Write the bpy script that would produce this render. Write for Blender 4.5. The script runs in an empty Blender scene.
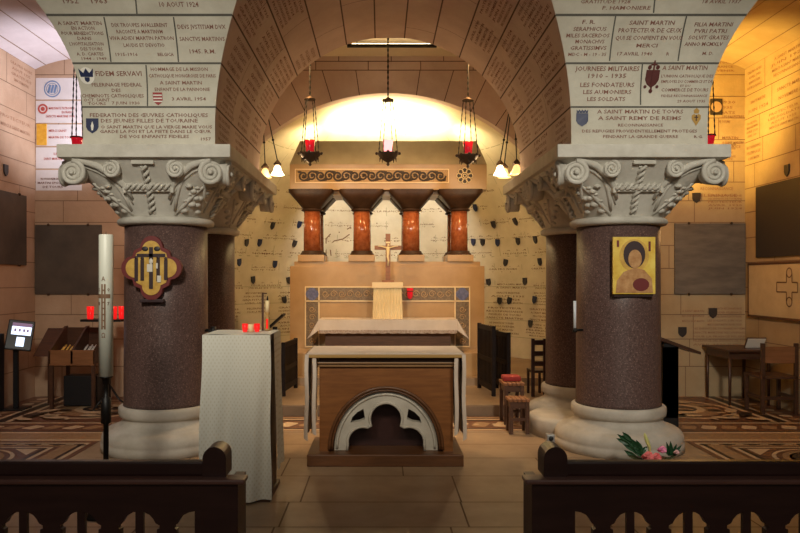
import bpy, bmesh, math, random
from mathutils import Vector, Matrix
from math import sin, cos, pi, sqrt, asin, atan2, radians
random.seed(7)
SC = bpy.context.scene
COL = SC.collection
F = 720.0; VX = 380.7; VY = 280.0; H = 1.62

def P(px, py, Y): return Vector(((px-VX)*Y/F, Y, H-(py-VY)*Y/F))
def PX(px, Y): return (px-VX)*Y/F
def PZ(py, Y): return H-(py-VY)*Y/F

# ------------------------------------------------------------------ materials
MATS = {}
def lin(c):
    return tuple((v/12.92 if v <= .04045 else ((v+.055)/1.055)**2.4) for v in c)
def mat(name, col, rough=.7, col2=None, scale=8.0, detail=6, bump=0.0, bscale=None, metal=0.0, spec=.5,
        speck=None, stretch=None, emit=None, estr=0.0, trans=0.0, alpha=1.0, lo=.35, hi=.68):
    if name in MATS: return MATS[name]
    m = bpy.data.materials.new(name); m.use_nodes = True
    nt = m.node_tree; b = nt.nodes['Principled BSDF']
    b.inputs['Base Color'].default_value = (*col, 1)
    b.inputs['Roughness'].default_value = rough
    b.inputs['Metallic'].default_value = metal
    b.inputs['Specular IOR Level'].default_value = spec
    if trans: b.inputs['Transmission Weight'].default_value = trans
    if emit:
        b.inputs['Emission Color'].default_value = (*emit, 1); b.inputs['Emission Strength'].default_value = estr
    if col2 or bump or speck:
        tc = nt.nodes.new('ShaderNodeTexCoord'); mp = nt.nodes.new('ShaderNodeMapping')
        nt.links.new(tc.outputs['Object'], mp.inputs['Vector'])
        if stretch: mp.inputs['Scale'].default_value = stretch
    out = None
    if col2:
        n = nt.nodes.new('ShaderNodeTexNoise'); n.inputs['Scale'].default_value = scale; n.inputs['Detail'].default_value = detail
        n.inputs['Roughness'].default_value = .62
        nt.links.new(mp.outputs[0], n.inputs['Vector'])
        r = nt.nodes.new('ShaderNodeValToRGB')
        r.color_ramp.elements[0].position = lo; r.color_ramp.elements[0].color = (*col, 1)
        r.color_ramp.elements[1].position = hi; r.color_ramp.elements[1].color = (*col2, 1)
        nt.links.new(n.outputs['Fac'], r.inputs['Fac']); out = r.outputs['Color']
    if speck:
        sc_, c_, thr = speck
        v = nt.nodes.new('ShaderNodeTexNoise'); v.inputs['Scale'].default_value = sc_; v.inputs['Detail'].default_value = 2
        nt.links.new(mp.outputs[0], v.inputs['Vector'])
        rr = nt.nodes.new('ShaderNodeValToRGB')
        rr.color_ramp.elements[0].position = thr; rr.color_ramp.elements[0].color = (0, 0, 0, 1)
        rr.color_ramp.elements[1].position = thr+.08; rr.color_ramp.elements[1].color = (1, 1, 1, 1)
        nt.links.new(v.outputs['Fac'], rr.inputs['Fac'])
        mx = nt.nodes.new('ShaderNodeMix'); mx.data_type = 'RGBA'
        nt.links.new(rr.outputs['Color'], mx.inputs['Factor'])
        if out: nt.links.new(out, mx.inputs['A'])
        else: mx.inputs['A'].default_value = (*col, 1)
        mx.inputs['B'].default_value = (*c_, 1); out = mx.outputs['Result']
    if out: nt.links.new(out, b.inputs['Base Color'])
    if bump:
        n2 = nt.nodes.new('ShaderNodeTexNoise'); n2.inputs['Scale'].default_value = bscale or scale*3; n2.inputs['Detail'].default_value = 5
        nt.links.new(mp.outputs[0], n2.inputs['Vector'])
        bp = nt.nodes.new('ShaderNodeBump'); bp.inputs['Strength'].default_value = bump; bp.inputs['Distance'].default_value = .02
        nt.links.new(n2.outputs['Fac'], bp.inputs['Height']); nt.links.new(bp.outputs['Normal'], b.inputs['Normal'])
    MATS[name] = m
    return m

M_FACE = mat('pale_limestone', (.47,.44,.36), .85, (.58,.55,.46), 3.5, bump=.12, bscale=40)
M_CARVE = mat('carved_limestone', (.48,.45,.385), .8, (.60,.57,.50), 6, bump=.2, bscale=30)
M_SOFF = mat('limestone_shade_tint', (.47,.34,.29), .85, (.58,.44,.38), 1.8, bump=.12, bscale=40)  # same limestone; the pinkish shade tone is put into its colour
M_AISLE = mat('tan_limestone', (.41,.265,.165), .8, (.52,.36,.24), 1.5, bump=.12, bscale=35)
M_AISLR = mat('golden_limestone', (.43,.305,.165), .8, (.55,.41,.245), 1.5, bump=.12, bscale=35)
M_APSE = mat('cream_limestone', (.60,.50,.33), .85, (.72,.62,.44), 2.2, bump=.12, bscale=30)
M_BASE = mat('base_limestone', (.44,.39,.32), .7, (.58,.53,.46), 4, bump=.15, bscale=25)
M_JOINT = mat('mortar_dark', (.10,.095,.08), .9)
M_JOINT_S = mat('mortar_brown', (.10,.055,.04), .9)
M_JOINT_A = mat('mortar_tan', (.24,.15,.09), .9)
M_INKW = mat('aisle_lettering', (.33,.175,.10), .85)
M_JOINT_L = mat('mortar_pale', (.42,.36,.22), .9)
M_INK = mat('red_brown_lettering', (.20,.085,.06), .8)
M_INK2 = mat('faded_lettering', (.17,.065,.04), .85)
M_INK3 = mat('apse_lettering', (.20,.10,.05), .85)
M_RED = mat('red_lettering', (.45,.08,.06), .8)
M_GRAN = mat('brown_granite', (.075,.043,.038), .42, (.15,.09,.078), 55, 3, speck=(90,(.25,.165,.14),.60), spec=.35)
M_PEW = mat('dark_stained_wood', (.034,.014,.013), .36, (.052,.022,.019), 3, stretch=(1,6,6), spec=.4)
M_PEWE = mat('pale_wood_edge', (.12,.055,.045), .35, (.16,.075,.06), 5, stretch=(1,8,8))  # ledge wood in a lighter tone than the pew
M_ALT = mat('altar_wood', (.185,.066,.016), .42, (.27,.105,.028), 3.5, stretch=(1,5,9))
M_ALTD = mat('altar_dark_wood', (.10,.04,.014), .4, (.16,.065,.024), 4, stretch=(1,6,9))
M_GOLDW = mat('gilded_edge', (.42,.25,.08), .4)
M_TOMB = mat('tan_marble', (.40,.24,.10), .33, (.50,.32,.15), 2.0, bump=.03)
M_TOMBR = mat('grey_tan_stone', (.34,.27,.15), .7, (.42,.34,.2), 3)
M_RMARB = mat('red_marble', (.26,.06,.018), .14, (.42,.13,.045), 14, 8)
M_CAPD = mat('brown_marble', (.035,.016,.008), .45, (.065,.031,.016), 6, spec=.25)
M_INLAY = mat('inlay_ground', (.13,.085,.05), .5, (.26,.19,.11), 40, 4)
M_GOLD = mat('gold_mosaic', (.36,.20,.06), .4, (.52,.31,.10), 60)
M_CREAM = mat('cream_line', (.85,.66,.38), .5)
M_BLUE = mat('blue_grey_mosaic', (.08,.09,.20), .5, (.17,.18,.32), 30)
M_DKVINE = mat('dark_mosaic', (.05,.03,.018), .5)
M_CLOTH = mat('white_linen', (.62,.58,.52), .9, (.72,.68,.62), 3, bump=.1, bscale=60)
M_CLOTHR = mat('rosy_linen', (.62,.52,.43), .9, (.72,.62,.53), 3, bump=.1, bscale=60)
M_LACE = mat('lace', (.30,.20,.15), .9, (.55,.45,.38), 40)
M_VEIL = mat('cream_veil', (.80,.62,.33), .85, (.9,.74,.45), 3)
M_IRON = mat('black_iron', (.012,.010,.009), .45, metal=.3)
M_BRASS = mat('aged_brass', (.07,.04,.022), .6, metal=.4)
M_BRONZE = mat('bronze', (.06,.045,.035), .45, (.10,.075,.055), 2.5, bump=.1, bscale=6)
M_SLATE = mat('grey_slate', (.12,.10,.085), .55, (.20,.17,.14), 2.2, stretch=(1,1,4))
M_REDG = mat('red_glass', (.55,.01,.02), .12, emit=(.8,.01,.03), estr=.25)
M_REDLIT = mat('red_glass_lit', (.5,.008,.008), .12, emit=(1,.015,.015), estr=.55)
M_PINKLIT = mat('pink_glass_lit', (.9,.3,.3), .2, emit=(1,.35,.35), estr=1.5)
M_FLAME = mat('flame', (1,.8,.5), .5, emit=(1,.75,.4), estr=9)
M_BULB = mat('frosted_bulb', (1,.85,.6), .4, emit=(1,.80,.48), estr=7)
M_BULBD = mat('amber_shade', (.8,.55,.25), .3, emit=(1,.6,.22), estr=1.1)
M_WAX = mat('ivory_wax', (.66,.66,.56), .45)
M_WAXY = mat('yellow_wax', (.75,.5,.12), .5)
M_INKB = mat('candle_brown_relief', (.20,.11,.06), .6)
M_BLACK = mat('black_plastic', (.012,.012,.014), .4)
M_SCREEN = mat('lit_screen', (.5,.6,.8), .3, emit=(.62,.75,1), estr=1.4)
M_SCRMARK = mat('screen_marks', (.25,.2,.35), .4, emit=(.25,.12,.25), estr=.35)
M_GATE = mat('black_brown_wood', (.009,.0045,.004), .6, (.016,.008,.006), 4, spec=.2)
M_BROWNW = mat('brown_wood', (.055,.022,.012), .4, (.095,.04,.02), 4, stretch=(1,7,7))
M_ORW = mat('orange_wood', (.22,.085,.03), .45, (.30,.125,.05), 4, stretch=(1,7,7))
M_LEAF = mat('dark_green_leaf', (.012,.055,.02), .4, (.03,.11,.04), 9)
M_LEAF2 = mat('olive_leaf', (.06,.07,.025), .5, (.10,.11,.04), 9)
M_LILY = mat('lily_bud', (.62,.62,.22), .5)
M_PINK = mat('pink_petal', (.85,.18,.42), .6, (.95,.38,.55), 12)
M_CORAL = mat('coral_petal', (.85,.12,.14), .6, (.95,.30,.28), 12)
M_PALEP = mat('pale_pink_petal', (.85,.50,.50), .6)
M_ICONG = mat('icon_gold', (.55,.30,.05), .45, (.75,.48,.10), 14)
M_ICONY = mat('icon_yellow', (.72,.45,.05), .4, (.90,.68,.14), 9)
M_ICONR = mat('icon_red', (.16,.018,.016), .5)
M_ICOND = mat('icon_dark', (.035,.014,.016), .5)
M_ICONB = mat('icon_brown', (.42,.19,.06), .5, (.6,.34,.14), 20)
M_ICONW = mat('icon_white', (.75,.70,.6), .5)
M_SHB = mat('shield_blue', (.016,.024,.075), .5)
M_SHD = mat('shield_dark', (.035,.028,.028), .5)
M_SHR = mat('shield_red', (.30,.035,.035), .5)
M_SHG = mat('shield_gold', (.42,.24,.05), .5)
M_SHW = mat('shield_white', (.75,.72,.65), .5)
M_MAROON = mat('emblem_maroon', (.09,.022,.020), .5)
M_ORPL = mat('ochre_plaque', (.62,.30,.02), .5, (.75,.42,.05), 20)
M_WHST = mat('white_plaque_stone', (.64,.60,.58), .8, (.72,.68,.66), 3)
M_MINK = mat('medallion_blue', (.16,.25,.42), .7)
M_PARCH = mat('parchment', (.60,.46,.27), .6, (.70,.56,.35), 3)
M_PAPER = mat('white_paper', (.8,.76,.68), .7)
M_REDC = mat('red_cushion', (.30,.025,.02), .8)
M_GALV = mat('grey_metal', (.45,.45,.45), .4, metal=.5)
M_FLOOR = mat('stone_paving', (.29,.19,.11), .42, (.40,.28,.175), 2.2, bump=.05, bscale=12)
M_FJ = mat('paving_joint', (.17,.105,.06), .8)
M_FJL = mat('paving_joint_pale', (.34,.26,.19), .8)
M_MOSB = mat('mosaic_brown', (.125,.05,.026), .4, (.17,.075,.04), 30)
M_MOSC = mat('mosaic_cream', (.52,.37,.22), .4, (.62,.46,.30), 30)
M_MOSD = mat('mosaic_dark', (.035,.02,.014), .4)
M_MOST = mat('mosaic_tan', (.30,.17,.085), .4, (.38,.23,.12), 30)
M_STEP = mat('step_stone', (.26,.17,.095), .5, (.34,.23,.135), 2.5)
M_RISER = mat('step_riser_stone', (.20,.13,.075), .6, (.27,.18,.11), 3)
M_LIGHTBAR = mat('light_tube', (1,.9,.7), .4, emit=(1,.82,.5), estr=6)
M_GLASSP = mat('pale_glass', (.75,.82,.9), .1, spec=.8)

# cloth with a small damask pattern
def damask():
    m = bpy.data.materials.new('damask_cloth'); m.use_nodes = True
    nt = m.node_tree; b = nt.nodes['Principled BSDF']; b.inputs['Roughness'].default_value = .85
    tc = nt.nodes.new('ShaderNodeTexCoord'); v = nt.nodes.new('ShaderNodeTexVoronoi')
    mp = nt.nodes.new('ShaderNodeMapping'); mp.inputs['Scale'].default_value = (50, .01, 30); mp.inputs['Rotation'].default_value = (0, .78, 0)
    v.inputs['Randomness'].default_value = .0; v.inputs['Scale'].default_value = 1
    nt.links.new(tc.outputs['Object'], mp.inputs[0]); nt.links.new(mp.outputs[0], v.inputs['Vector'])
    r = nt.nodes.new('ShaderNodeValToRGB'); e = r.color_ramp.elements
    e[0].position = .10; e[0].color = (.64,.60,.48,1); e[1].position = .34; e[1].color = (.74,.72,.63,1)
    nt.links.new(v.outputs['Distance'], r.inputs[0]); nt.links.new(r.outputs[0], b.inputs['Base Color'])
    return m
M_DAMASK = damask()

# ------------------------------------------------------------------ mesh builder
class MB:
    def __init__(s): s.v = []; s.f = []; s.mi = []; s.sm = []; s.M = Matrix.Identity(4); s.cur = 0
    def vert(s, p): s.v.append(tuple(s.M @ Vector(p))); return len(s.v)-1
    def face(s, idx, smooth=False): s.f.append(tuple(idx)); s.mi.append(s.cur); s.sm.append(smooth)
    def poly(s, pts, smooth=False): s.face([s.vert(p) for p in pts], smooth)
    def box(s, c, d, bev=0.0, rz=0.0):
        x, y, z = [q/2 for q in d]
        M0 = s.M; s.M = s.M @ Matrix.Translation(c) @ Matrix.Rotation(rz, 4, 'Z')
        if bev <= 0:
            i = [s.vert((a, b_, c_)) for a in (-x, x) for b_ in (-y, y) for c_ in (-z, z)]
            for q in ((0,1,3,2),(4,6,7,5),(0,4,5,1),(2,3,7,6),(0,2,6,4),(1,5,7,3)): s.face([i[k] for k in q])
        else:
            bm = bmesh.new(); bmesh.ops.create_cube(bm, size=1)
            for w in bm.verts: w.co = (w.co.x*d[0], w.co.y*d[1], w.co.z*d[2])
            bmesh.ops.bevel(bm, geom=list(bm.edges), offset=bev, segments=2, affect='EDGES', profile=.6)
            s.addbm(bm)
        s.M = M0
    def b2(s, x0, x1, y0, y1, z0, z1, bev=0.0):
        s.box(((x0+x1)/2, (y0+y1)/2, (z0+z1)/2), (abs(x1-x0), abs(y1-y0), abs(z1-z0)), bev)
    def addbm(s, bm, smooth=False):
        bm.verts.index_update(); base = len(s.v)
        for w in bm.verts: s.vert(w.co)
        for f in bm.faces: s.face([base+w.index for w in f.verts], smooth)
        bm.free()
    def grid(s, fn, nu, nv, smooth=True, closeu=False):
        ids = [[s.vert(fn(i/nu, j/nv)) for j in range(nv+1)] for i in range(nu if closeu else nu+1)]
        n = len(ids)
        for i in range(nu):
            a = ids[i]; b = ids[(i+1) % n] if closeu else ids[i+1]
            for j in range(nv): s.face((a[j], b[j], b[j+1], a[j+1]), smooth)
    def lathe(s, prof, c=(0,0,0), n=32, smooth=True, cap=True):
        M0 = s.M; s.M = s.M @ Matrix.Translation(c); rows = []
        for r, z in prof: rows.append([s.vert((r*cos(2*pi*k/n), r*sin(2*pi*k/n), z)) for k in range(n)])
        for a, b in zip(rows, rows[1:]):
            for k in range(n): s.face((a[k], a[(k+1) % n], b[(k+1) % n], b[k]), smooth)
        if cap:
            s.face(list(reversed(rows[0]))); s.face(rows[-1])
        s.M = M0
    def cyl(s, p0, p1, r0, r1=None, n=12): s.tube([p0, p1], [r0, r0 if r1 is None else r1], n)
    def tube(s, pts, r, n=8, cap=True, closed=False):
        pts = [Vector(p) for p in pts]; m = len(pts)
        if not isinstance(r, (list, tuple)): r = [r]*m
        up = None; rows = []
        for i, p in enumerate(pts):
            if closed: t = pts[(i+1) % m]-pts[i-1]
            else: t = pts[min(i+1, m-1)]-pts[max(i-1, 0)]
            if t.length < 1e-9: t = Vector((0,0,1))
            t.normalize()
            if up is None: up = Vector((0,0,1)) if abs(t.z) < .9 else Vector((1,0,0))
            a = t.cross(up)
            if a.length < 1e-6: a = t.cross(Vector((0,1,0)))
            a.normalize(); b = a.cross(t); up = b
            rows.append([s.vert(p+(a*cos(2*pi*k/n)+b*sin(2*pi*k/n))*r[i]) for k in range(n)])
        rng = range(m) if closed else range(m-1)
        for i in rng:
            A = rows[i]; B = rows[(i+1) % m]
            for k in range(n): s.face((A[k], A[(k+1) % n], B[(k+1) % n], B[k]), True)
        if cap and not closed: s.face(list(reversed(rows[0]))); s.face(rows[-1])
    def ball(s, c, r, n=12, m=8):
        r = (r, r, r) if not isinstance(r, (tuple, list)) else r
        s.lathe_ell(c, r, n, m)
    def lathe_ell(s, c, r, n, m):
        bm = bmesh.new(); bmesh.ops.create_uvsphere(bm, u_segments=n, v_segments=m, radius=1)
        for w in bm.verts: w.co = (w.co.x*r[0]+c[0], w.co.y*r[1]+c[1], w.co.z*r[2]+c[2])
        s.addbm(bm, True)
    def prism(s, pts, axis, a, b):
        """extrude 2-D polygon along axis ('x','y','z') from a to b"""
        def q(p, t): return {'x': (t, p[0], p[1]), 'y': (p[0], t, p[1]), 'z': (p[0], p[1], t)}[axis]
        A = [s.vert(q(p, a)) for p in pts]; B = [s.vert(q(p, b)) for p in pts]; n = len(pts)
        s.face(list(reversed(A))); s.face(B)
        for i in range(n): s.face((A[i], A[(i+1) % n], B[(i+1) % n], B[i]))
    def holed(s, outer, holes, axis, a, b):
        """plate with holes, via 2-D curve fill; outline in the plane of axis"""
        cu = bpy.data.curves.new('t', 'CURVE'); cu.dimensions = '2D'; cu.fill_mode = 'BOTH'; cu.extrude = abs(b-a)/2
        for pl in [outer]+holes:
            sp = cu.splines.new('POLY'); sp.points.add(len(pl)-1); sp.use_cyclic_u = True
            for q, p in zip(sp.points, pl): q.co = (p[0], p[1], 0, 1)
        o = bpy.data.objects.new('t', cu); COL.objects.link(o)
        dg = bpy.context.evaluated_depsgraph_get(); me = bpy.data.meshes.new_from_object(o.evaluated_get(dg))
        bpy.data.objects.remove(o); bpy.data.curves.remove(cu)
        mid = (a+b)/2; base = len(s.v)
        for w in me.vertices:
            x, y, z = w.co
            s.vert({'y': (x, mid-z, y), 'x': (mid+z, x, y), 'z': (x, y, mid+z)}[axis])
        for p in me.polygons: s.face([base+k for k in p.vertices])
        bpy.data.meshes.remove(me)
    def build(s, name, mats, parent=None, origin=None, fixn=True):
        me = bpy.data.meshes.new(name); o = origin or Vector((0,0,0))
        me.from_pydata([(x-o[0], y-o[1], z-o[2]) for x, y, z in s.v], [], s.f)
        if not isinstance(mats, (list, tuple)): mats = [mats]
        for m in mats: me.materials.append(m)
        me.polygons.foreach_set('material_index', s.mi); me.polygons.foreach_set('use_smooth', s.sm)
        if fixn:
            bm = bmesh.new(); bm.from_mesh(me); bmesh.ops.recalc_face_normals(bm, faces=bm.faces); bm.to_mesh(me); bm.free()
        me.update()
        ob = bpy.data.objects.new(name, me); COL.objects.link(ob)
        ob.location = o
        if parent is not None: ob.parent = parent
        return ob

def thing(name, label, cat, loc=(0,0,0), rz=0.0, group=None):
    o = bpy.data.objects.new(name, None); COL.objects.link(o); o.empty_display_size = .1
    o.location = loc; o.rotation_euler = (0, 0, rz); o['label'] = label; o['category'] = cat
    if group: o['group'] = group
    return o
def tag(o, label, cat, group=None):
    o['label'] = label; o['category'] = cat
    if group: o['group'] = group
    return o
def struct(o): o['kind'] = 'structure'; return o
def copy_tree(o, parent=None):
    c = o.copy(); COL.objects.link(c)
    if parent is not None: c.parent = parent
    for ch in list(o.children): copy_tree(ch, c)
    return c

# ------------------------------------------------------------------ lettering
TC = {}
def text_geo(s):
    if s in TC: return TC[s]
    cu = bpy.data.curves.new('t', 'FONT'); cu.body = s; cu.size = 1; cu.resolution_u = 1; cu.offset = .014
    o = bpy.data.objects.new('t', cu); COL.objects.link(o)
    dg = bpy.context.evaluated_depsgraph_get(); me = bpy.data.meshes.new_from_object(o.evaluated_get(dg))
    vs = [(w.co.x, w.co.y) for w in me.vertices]; fs = [tuple(p.vertices) for p in me.polygons]
    bpy.data.objects.remove(o); bpy.data.curves.remove(cu); bpy.data.meshes.remove(me)
    if not vs: vs = [(0,0)]
    x0 = min(v[0] for v in vs); x1 = max(v[0] for v in vs)
    TC[s] = ([(v[0]-x0, v[1]) for v in vs], fs, x1-x0)
    return TC[s]
def letter(mb, f, u, v, s, h, w=None, align='c', off=.0025):
    """write s on surface f with cap height h, centred on u, baseline v; w = wanted width"""
    vs, fs, tw = text_geo(s)
    k = h/.70; kx = k if w is None else w/max(tw, 1e-6)
    u0 = u-tw*kx/2 if align == 'c' else (u if align == 'l' else u-tw*kx)
    base = len(mb.v)
    for x, y in vs: mb.vert(f(u0+x*kx, v+y*k, off))
    for q in fs: mb.face([base+i for i in q])
def strip(mb, f, u0, v0, u1, v1, w, off=.0015, n=1):
    d = Vector((u1-u0, v1-v0)); L = d.length
    if L < 1e-6: return
    d /= L; nx, ny = -d.y*w/2, d.x*w/2
    ids = []
    for i in range(n+1):
        t = i/n; u = u0+(u1-u0)*t; v = v0+(v1-v0)*t
        ids.append((mb.vert(f(u+nx, v+ny, off)), mb.vert(f(u-nx, v-ny, off))))
    for a, b in zip(ids, ids[1:]): mb.face((a[0], b[0], b[1], a[1]))
def patch(mb, f, pts, off=.003): mb.poly([f(u, v, off) for u, v in pts])
def shield_pts(u, v, w, h):
    return [(u-w/2, v+h/2), (u+w/2, v+h/2), (u+w/2, v-h*.08), (u+w*.36, v-h*.3), (u, v-h/2), (u-w*.36, v-h*.3), (u-w/2, v-h*.08)]
def circ(u, v, r, n=20, r2=None): return [(u+r*cos(2*pi*k/n), v+(r2 or r)*sin(2*pi*k/n)) for k in range(n)]
def ring(mb, f, u, v, r0, r1, n=24, off=.003):
    A = [mb.vert(f(x, y, off)) for x, y in circ(u, v, r0, n)]; B = [mb.vert(f(x, y, off)) for x, y in circ(u, v, r1, n)]
    for k in range(n): mb.face((A[k], A[(k+1) % n], B[(k+1) % n], B[k]))

# ------------------------------------------------------------------ shell geometry
R0, Z0, XC = 1.58, 2.98, .11              # central arch barrel (axis Y)
RS, ZS = 1.50, 3.20                       # side barrels
XL, XR = -4.14, 4.40
YB = 8.72                                 # rear of piers
YBACK = 10.0
WLX, WRX = -4.80, 5.06
def th(z): return asin(max(0, min(1, (z-Z0)/R0)))
def Yn(z):                                # springing face of the nave vault
    return 6.387-2.75*(1-cos(th(z))) if z > Z0 else 6.387
def xmidL(z): return XC-(R0*cos(th(z)) if z > Z0 else R0)
def xmidR(z): return XC+(R0*cos(th(z)) if z > Z0 else R0)
def side(z): return sqrt(max(0, RS*RS-(z-ZS)**2)) if z > ZS else RS
def Pface(px, py):
    Y = 6.3
    for _ in range(8): Y = Yn(PZ(py, Y))
    return PX(px, Y), PZ(py, Y)
JOINTS = [radians(6.2+12.89*k) for k in range(14)]
ZJ = [Z0+R0*sin(t) for t in JOINTS[:7]]
f_face = lambda u, v, o: (u, Yn(v)-o, v)
f_soffL = lambda u, v, o: (XC-(R0-o)*cos(v/R0), u, Z0+(R0-o)*sin(v/R0))       # v = arc length
f_soffR = lambda u, v, o: (XC+(R0-o)*cos(v/R0), -u, Z0+(R0-o)*sin(v/R0))
f_backL = lambda u, v, o: (u, YBACK-o, v)
f_wallL = lambda u, v, o: (WLX+o, u, v)
f_wallR = lambda u, v, o: (WRX-o, -u, v)
AX, AY, AR, AZ = .11, 11.0, 2.97, 1.53
f_apse = lambda u, v, o: (AX+(AR-o)*sin(u/AR), AY+(AR-o)*cos(u/AR), v)

def pier(name, xl_fn, xr_fn, soff_side):
    mb = MB()
    zs = [2.80, 2.98]+[2.98+R0*sin(radians(a)) for a in range(3, 79, 3)]
    def fn(i, j):
        z = zs[int(round(j*(len(zs)-1)))]; a, b = xl_fn(z), xr_fn(z)
        return (a+(b-a)*i, Yn(z), z)
    mb.grid(fn, 8, len(zs)-1)
    # straight stilts below the springing: both flanks and the rear
    a, b = xl_fn(2.8), xr_fn(2.8)
    e = a if soff_side == 'R' else b
    mb.poly([(e,6.387,2.8),(e,YB,2.8),(e,YB,3.2),(e,6.387,3.2)])
    mb.poly([(a,YB,2.8),(b,YB,2.8),(b,YB,4.9),(a,YB,4.9)])
    mb.cur = 1
    for k, z in enumerate(ZJ[:5]):
        strip(mb, f_face, xl_fn(z), z, xr_fn(z), z, .015, n=8)
    return mb

pierL = pier('wall_left_pier', lambda z: XL+side(z), xmidL, 'R')
pierR = pier('wall_right_pier', xmidR, lambda z: XR-side(z), 'L')
def vj(mb, px0, py0, px1, py1):
    a = Pface(px0, py0); b = Pface(px1, py1); strip(mb, f_face, a[0], a[1], b[0], b[1], .012, n=4)
pierL.cur = 1
vj(pierL, 146, 65, 147.5, 106); vj(pierL, 104, 17, 111, 62); vj(pierL, 173.5, 17, 178.5, 62); vj(pierL, 134, -20, 137, 14)
pierR.cur = 1
vj(pierR, 642.5, 63, 640.5, 105); vj(pierR, 616, 14, 609.5, 61); vj(pierR, 687, 14, 678, 61); vj(pierR, 656.5, -20, 653.5, 13)
oPL = struct(pierL.build('wall_left_pier', [M_FACE, M_JOINT], fixn=False))
oPR = struct(pierR.build('wall_right_pier', [M_FACE, M_JOINT], fixn=False))

def lines_on_face(parent, lines, m=M_INK, name='inscription'):
    mb = MB()
    for s, px0, px1, py, hpx in lines:
        a = Pface(px0, py); b = Pface(px1, py); Y = Yn(a[1])
        letter(mb, f_face, (a[0]+b[0])/2, a[1], s, hpx*Y/F, b[0]-a[0])
    return mb.build(name, m, parent, fixn=False)
lines_on_face(oPL, [('FEDERATION DES ŒUVRES CATHOLIQUES', 90, 208, 117, 3.6), ('DES JEUNES FILLES DE TOURAINE', 101, 198, 122.5, 3.6),
    ('O SAINT MARTIN QUE LA VIERGE MARIE VOUS', 101, 212, 128.5, 3.1), ('GARDE LA FOI ET LA PIETE DANS LE CŒUR', 100, 211, 133, 3.1),
    ('DE VOS ENFANTS FIDELES', 120, 189, 138, 3.1), ('1957', 201, 211, 140.5, 3)])
lines_on_face(oPL, [('FIDEM SERVAVI', 96, 142, 76, 4.2), ('PELERINAGE FEDERAL', 92, 142, 86.5, 3.2), ('DES', 112, 121, 92, 3),
    ('CHEMINOTS CATHOLIQUES', 82, 144, 97.5, 3.2), ('OCT. SAINT', 84, 110, 101.5, 2.8), ('TOURS', 88, 106, 105, 2.6), ('7 JUIN 1930', 112, 140, 104.5, 2.8)])
lines_on_face(oPL, [('HOMMAGE DE LA MISSION', 151, 208, 71, 3), ('CATHOLIQUE HONGROISE DE PARIS', 149, 216, 77.5, 3),
    ('A SAINT MARTIN', 160, 202, 84.5, 3.1), ('ENFANT DE LA PANNONIE', 155, 210, 91, 3), ('3 AVRIL 1954', 172, 206, 100.5, 3)])
lines_on_face(oPL, [('A SAINT MARTIN', 58, 102, 25, 2.6), ('EN ACTION', 72, 95, 30, 2.6), ('POUR BENEDICTIONS', 62, 104, 35, 2.6), ('DANS', 78, 92, 40, 2.5),
    ("L'HOPITALISATION", 70, 104, 45.5, 2.6), ('DES TOURS', 81, 103, 50.5, 2.5), ('A. D. CARTES', 77, 104, 55.5, 2.5), ('1944 - 1949', 82, 107, 60, 2.3)])
lines_on_face(oPL, [('DIX TROUPES AVALLERENT', 112, 168, 27, 2.8), ('RACONTE A MARTINVM', 117, 163, 33.5, 2.8), ('VIVA ADIEV MARTIN PATRON', 110, 174, 40, 2.8),
    ('LAUDIS ET DEVOTIO', 124, 165, 47, 2.8), ('1915-1916', 116, 138, 56, 2.6), ('BELGICA', 158, 174, 56, 2.6)])
lines_on_face(oPL, [('DEVS JVSTITIAM DVX', 178, 226, 29, 3.2), ('SANCTVS MARTINVS', 180, 225, 41, 3.2), ('1945. R.M.', 190, 216, 53.5, 3.4)])
lines_on_face(oPL, [('1952', 64, 79, 3.5, 3.2), ('1963', 92, 108, 3.5, 3.2), ('10 AOUT 1924', 160, 199, 7, 3.4)])
lines_on_face(oPR, [('A SAINT MARTIN DE TOVRS', 597, 683, 113.5, 3.7), ('A SAINT REMY DE REIMS', 598, 681, 120, 3.7), ('RECONNAISSANCE', 618, 663, 126.5, 2.8),
    ('DES REFUGIES PROVIDENTIELLEMENT PROTEGES', 582, 697, 132.5, 2.9), ('PENDANT LA GRANDE GUERRE', 603, 678, 138, 2.9), ('R.G.', 694, 703, 138, 2.6)])
lines_on_face(oPR, [('JOURNEES MILITAIRES', 575, 639, 71, 4), ('1910 - 1935', 588, 626, 78, 3.8), ('LES FONDATEURS', 580, 634, 87, 3.9),
    ('LES AUMONIERS', 583, 631, 94, 3.7), ('LES SOLDATS', 587, 625, 101, 3.7)])
lines_on_face(oPR, [('A SAINT MARTIN', 662, 707, 70, 3.8), ("L'UNION CATHOLIQUE DES", 661, 713, 77.5, 2.5), ('EMPLOYES DU COMMERCE ET DE', 661, 712, 83, 2.5),
    ('ET DU', 680, 690, 87, 2), ('COMMERCE DE TOURS', 661, 708, 91.5, 2.9), ('FIDELE RECONNAISSANCE', 661, 707, 97, 2.2), ('29 AOUT 1935', 677, 705, 102.5, 2.5)])
lines_on_face(oPR, [('F. R.', 582, 595, 24, 3), ('SERAPHICUS', 573, 606, 31, 3), ('MILES SACERDOS', 566, 609, 37.5, 3), ('MONACHVS', 575, 604, 43.5, 3),
    ('GRATISSIMVS', 570, 606, 50, 3.2), ('MDC - M - 19 - 35', 568, 606, 56, 2.6)])
lines_on_face(oPR, [('SAINT MARTIN', 629, 674, 25, 3.2), ('PROTECTEUR DE CEUX', 618, 681, 32.5, 3.2), ('QUI SE CONFIENT EN VOUS', 615, 682, 40, 3.2),
    ('MERCI', 636, 657, 47.5, 3), ('17 AVRIL 1940', 617, 652, 55.5, 2.8), ('R', 666, 669, 55.5, 2.6)])
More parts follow.
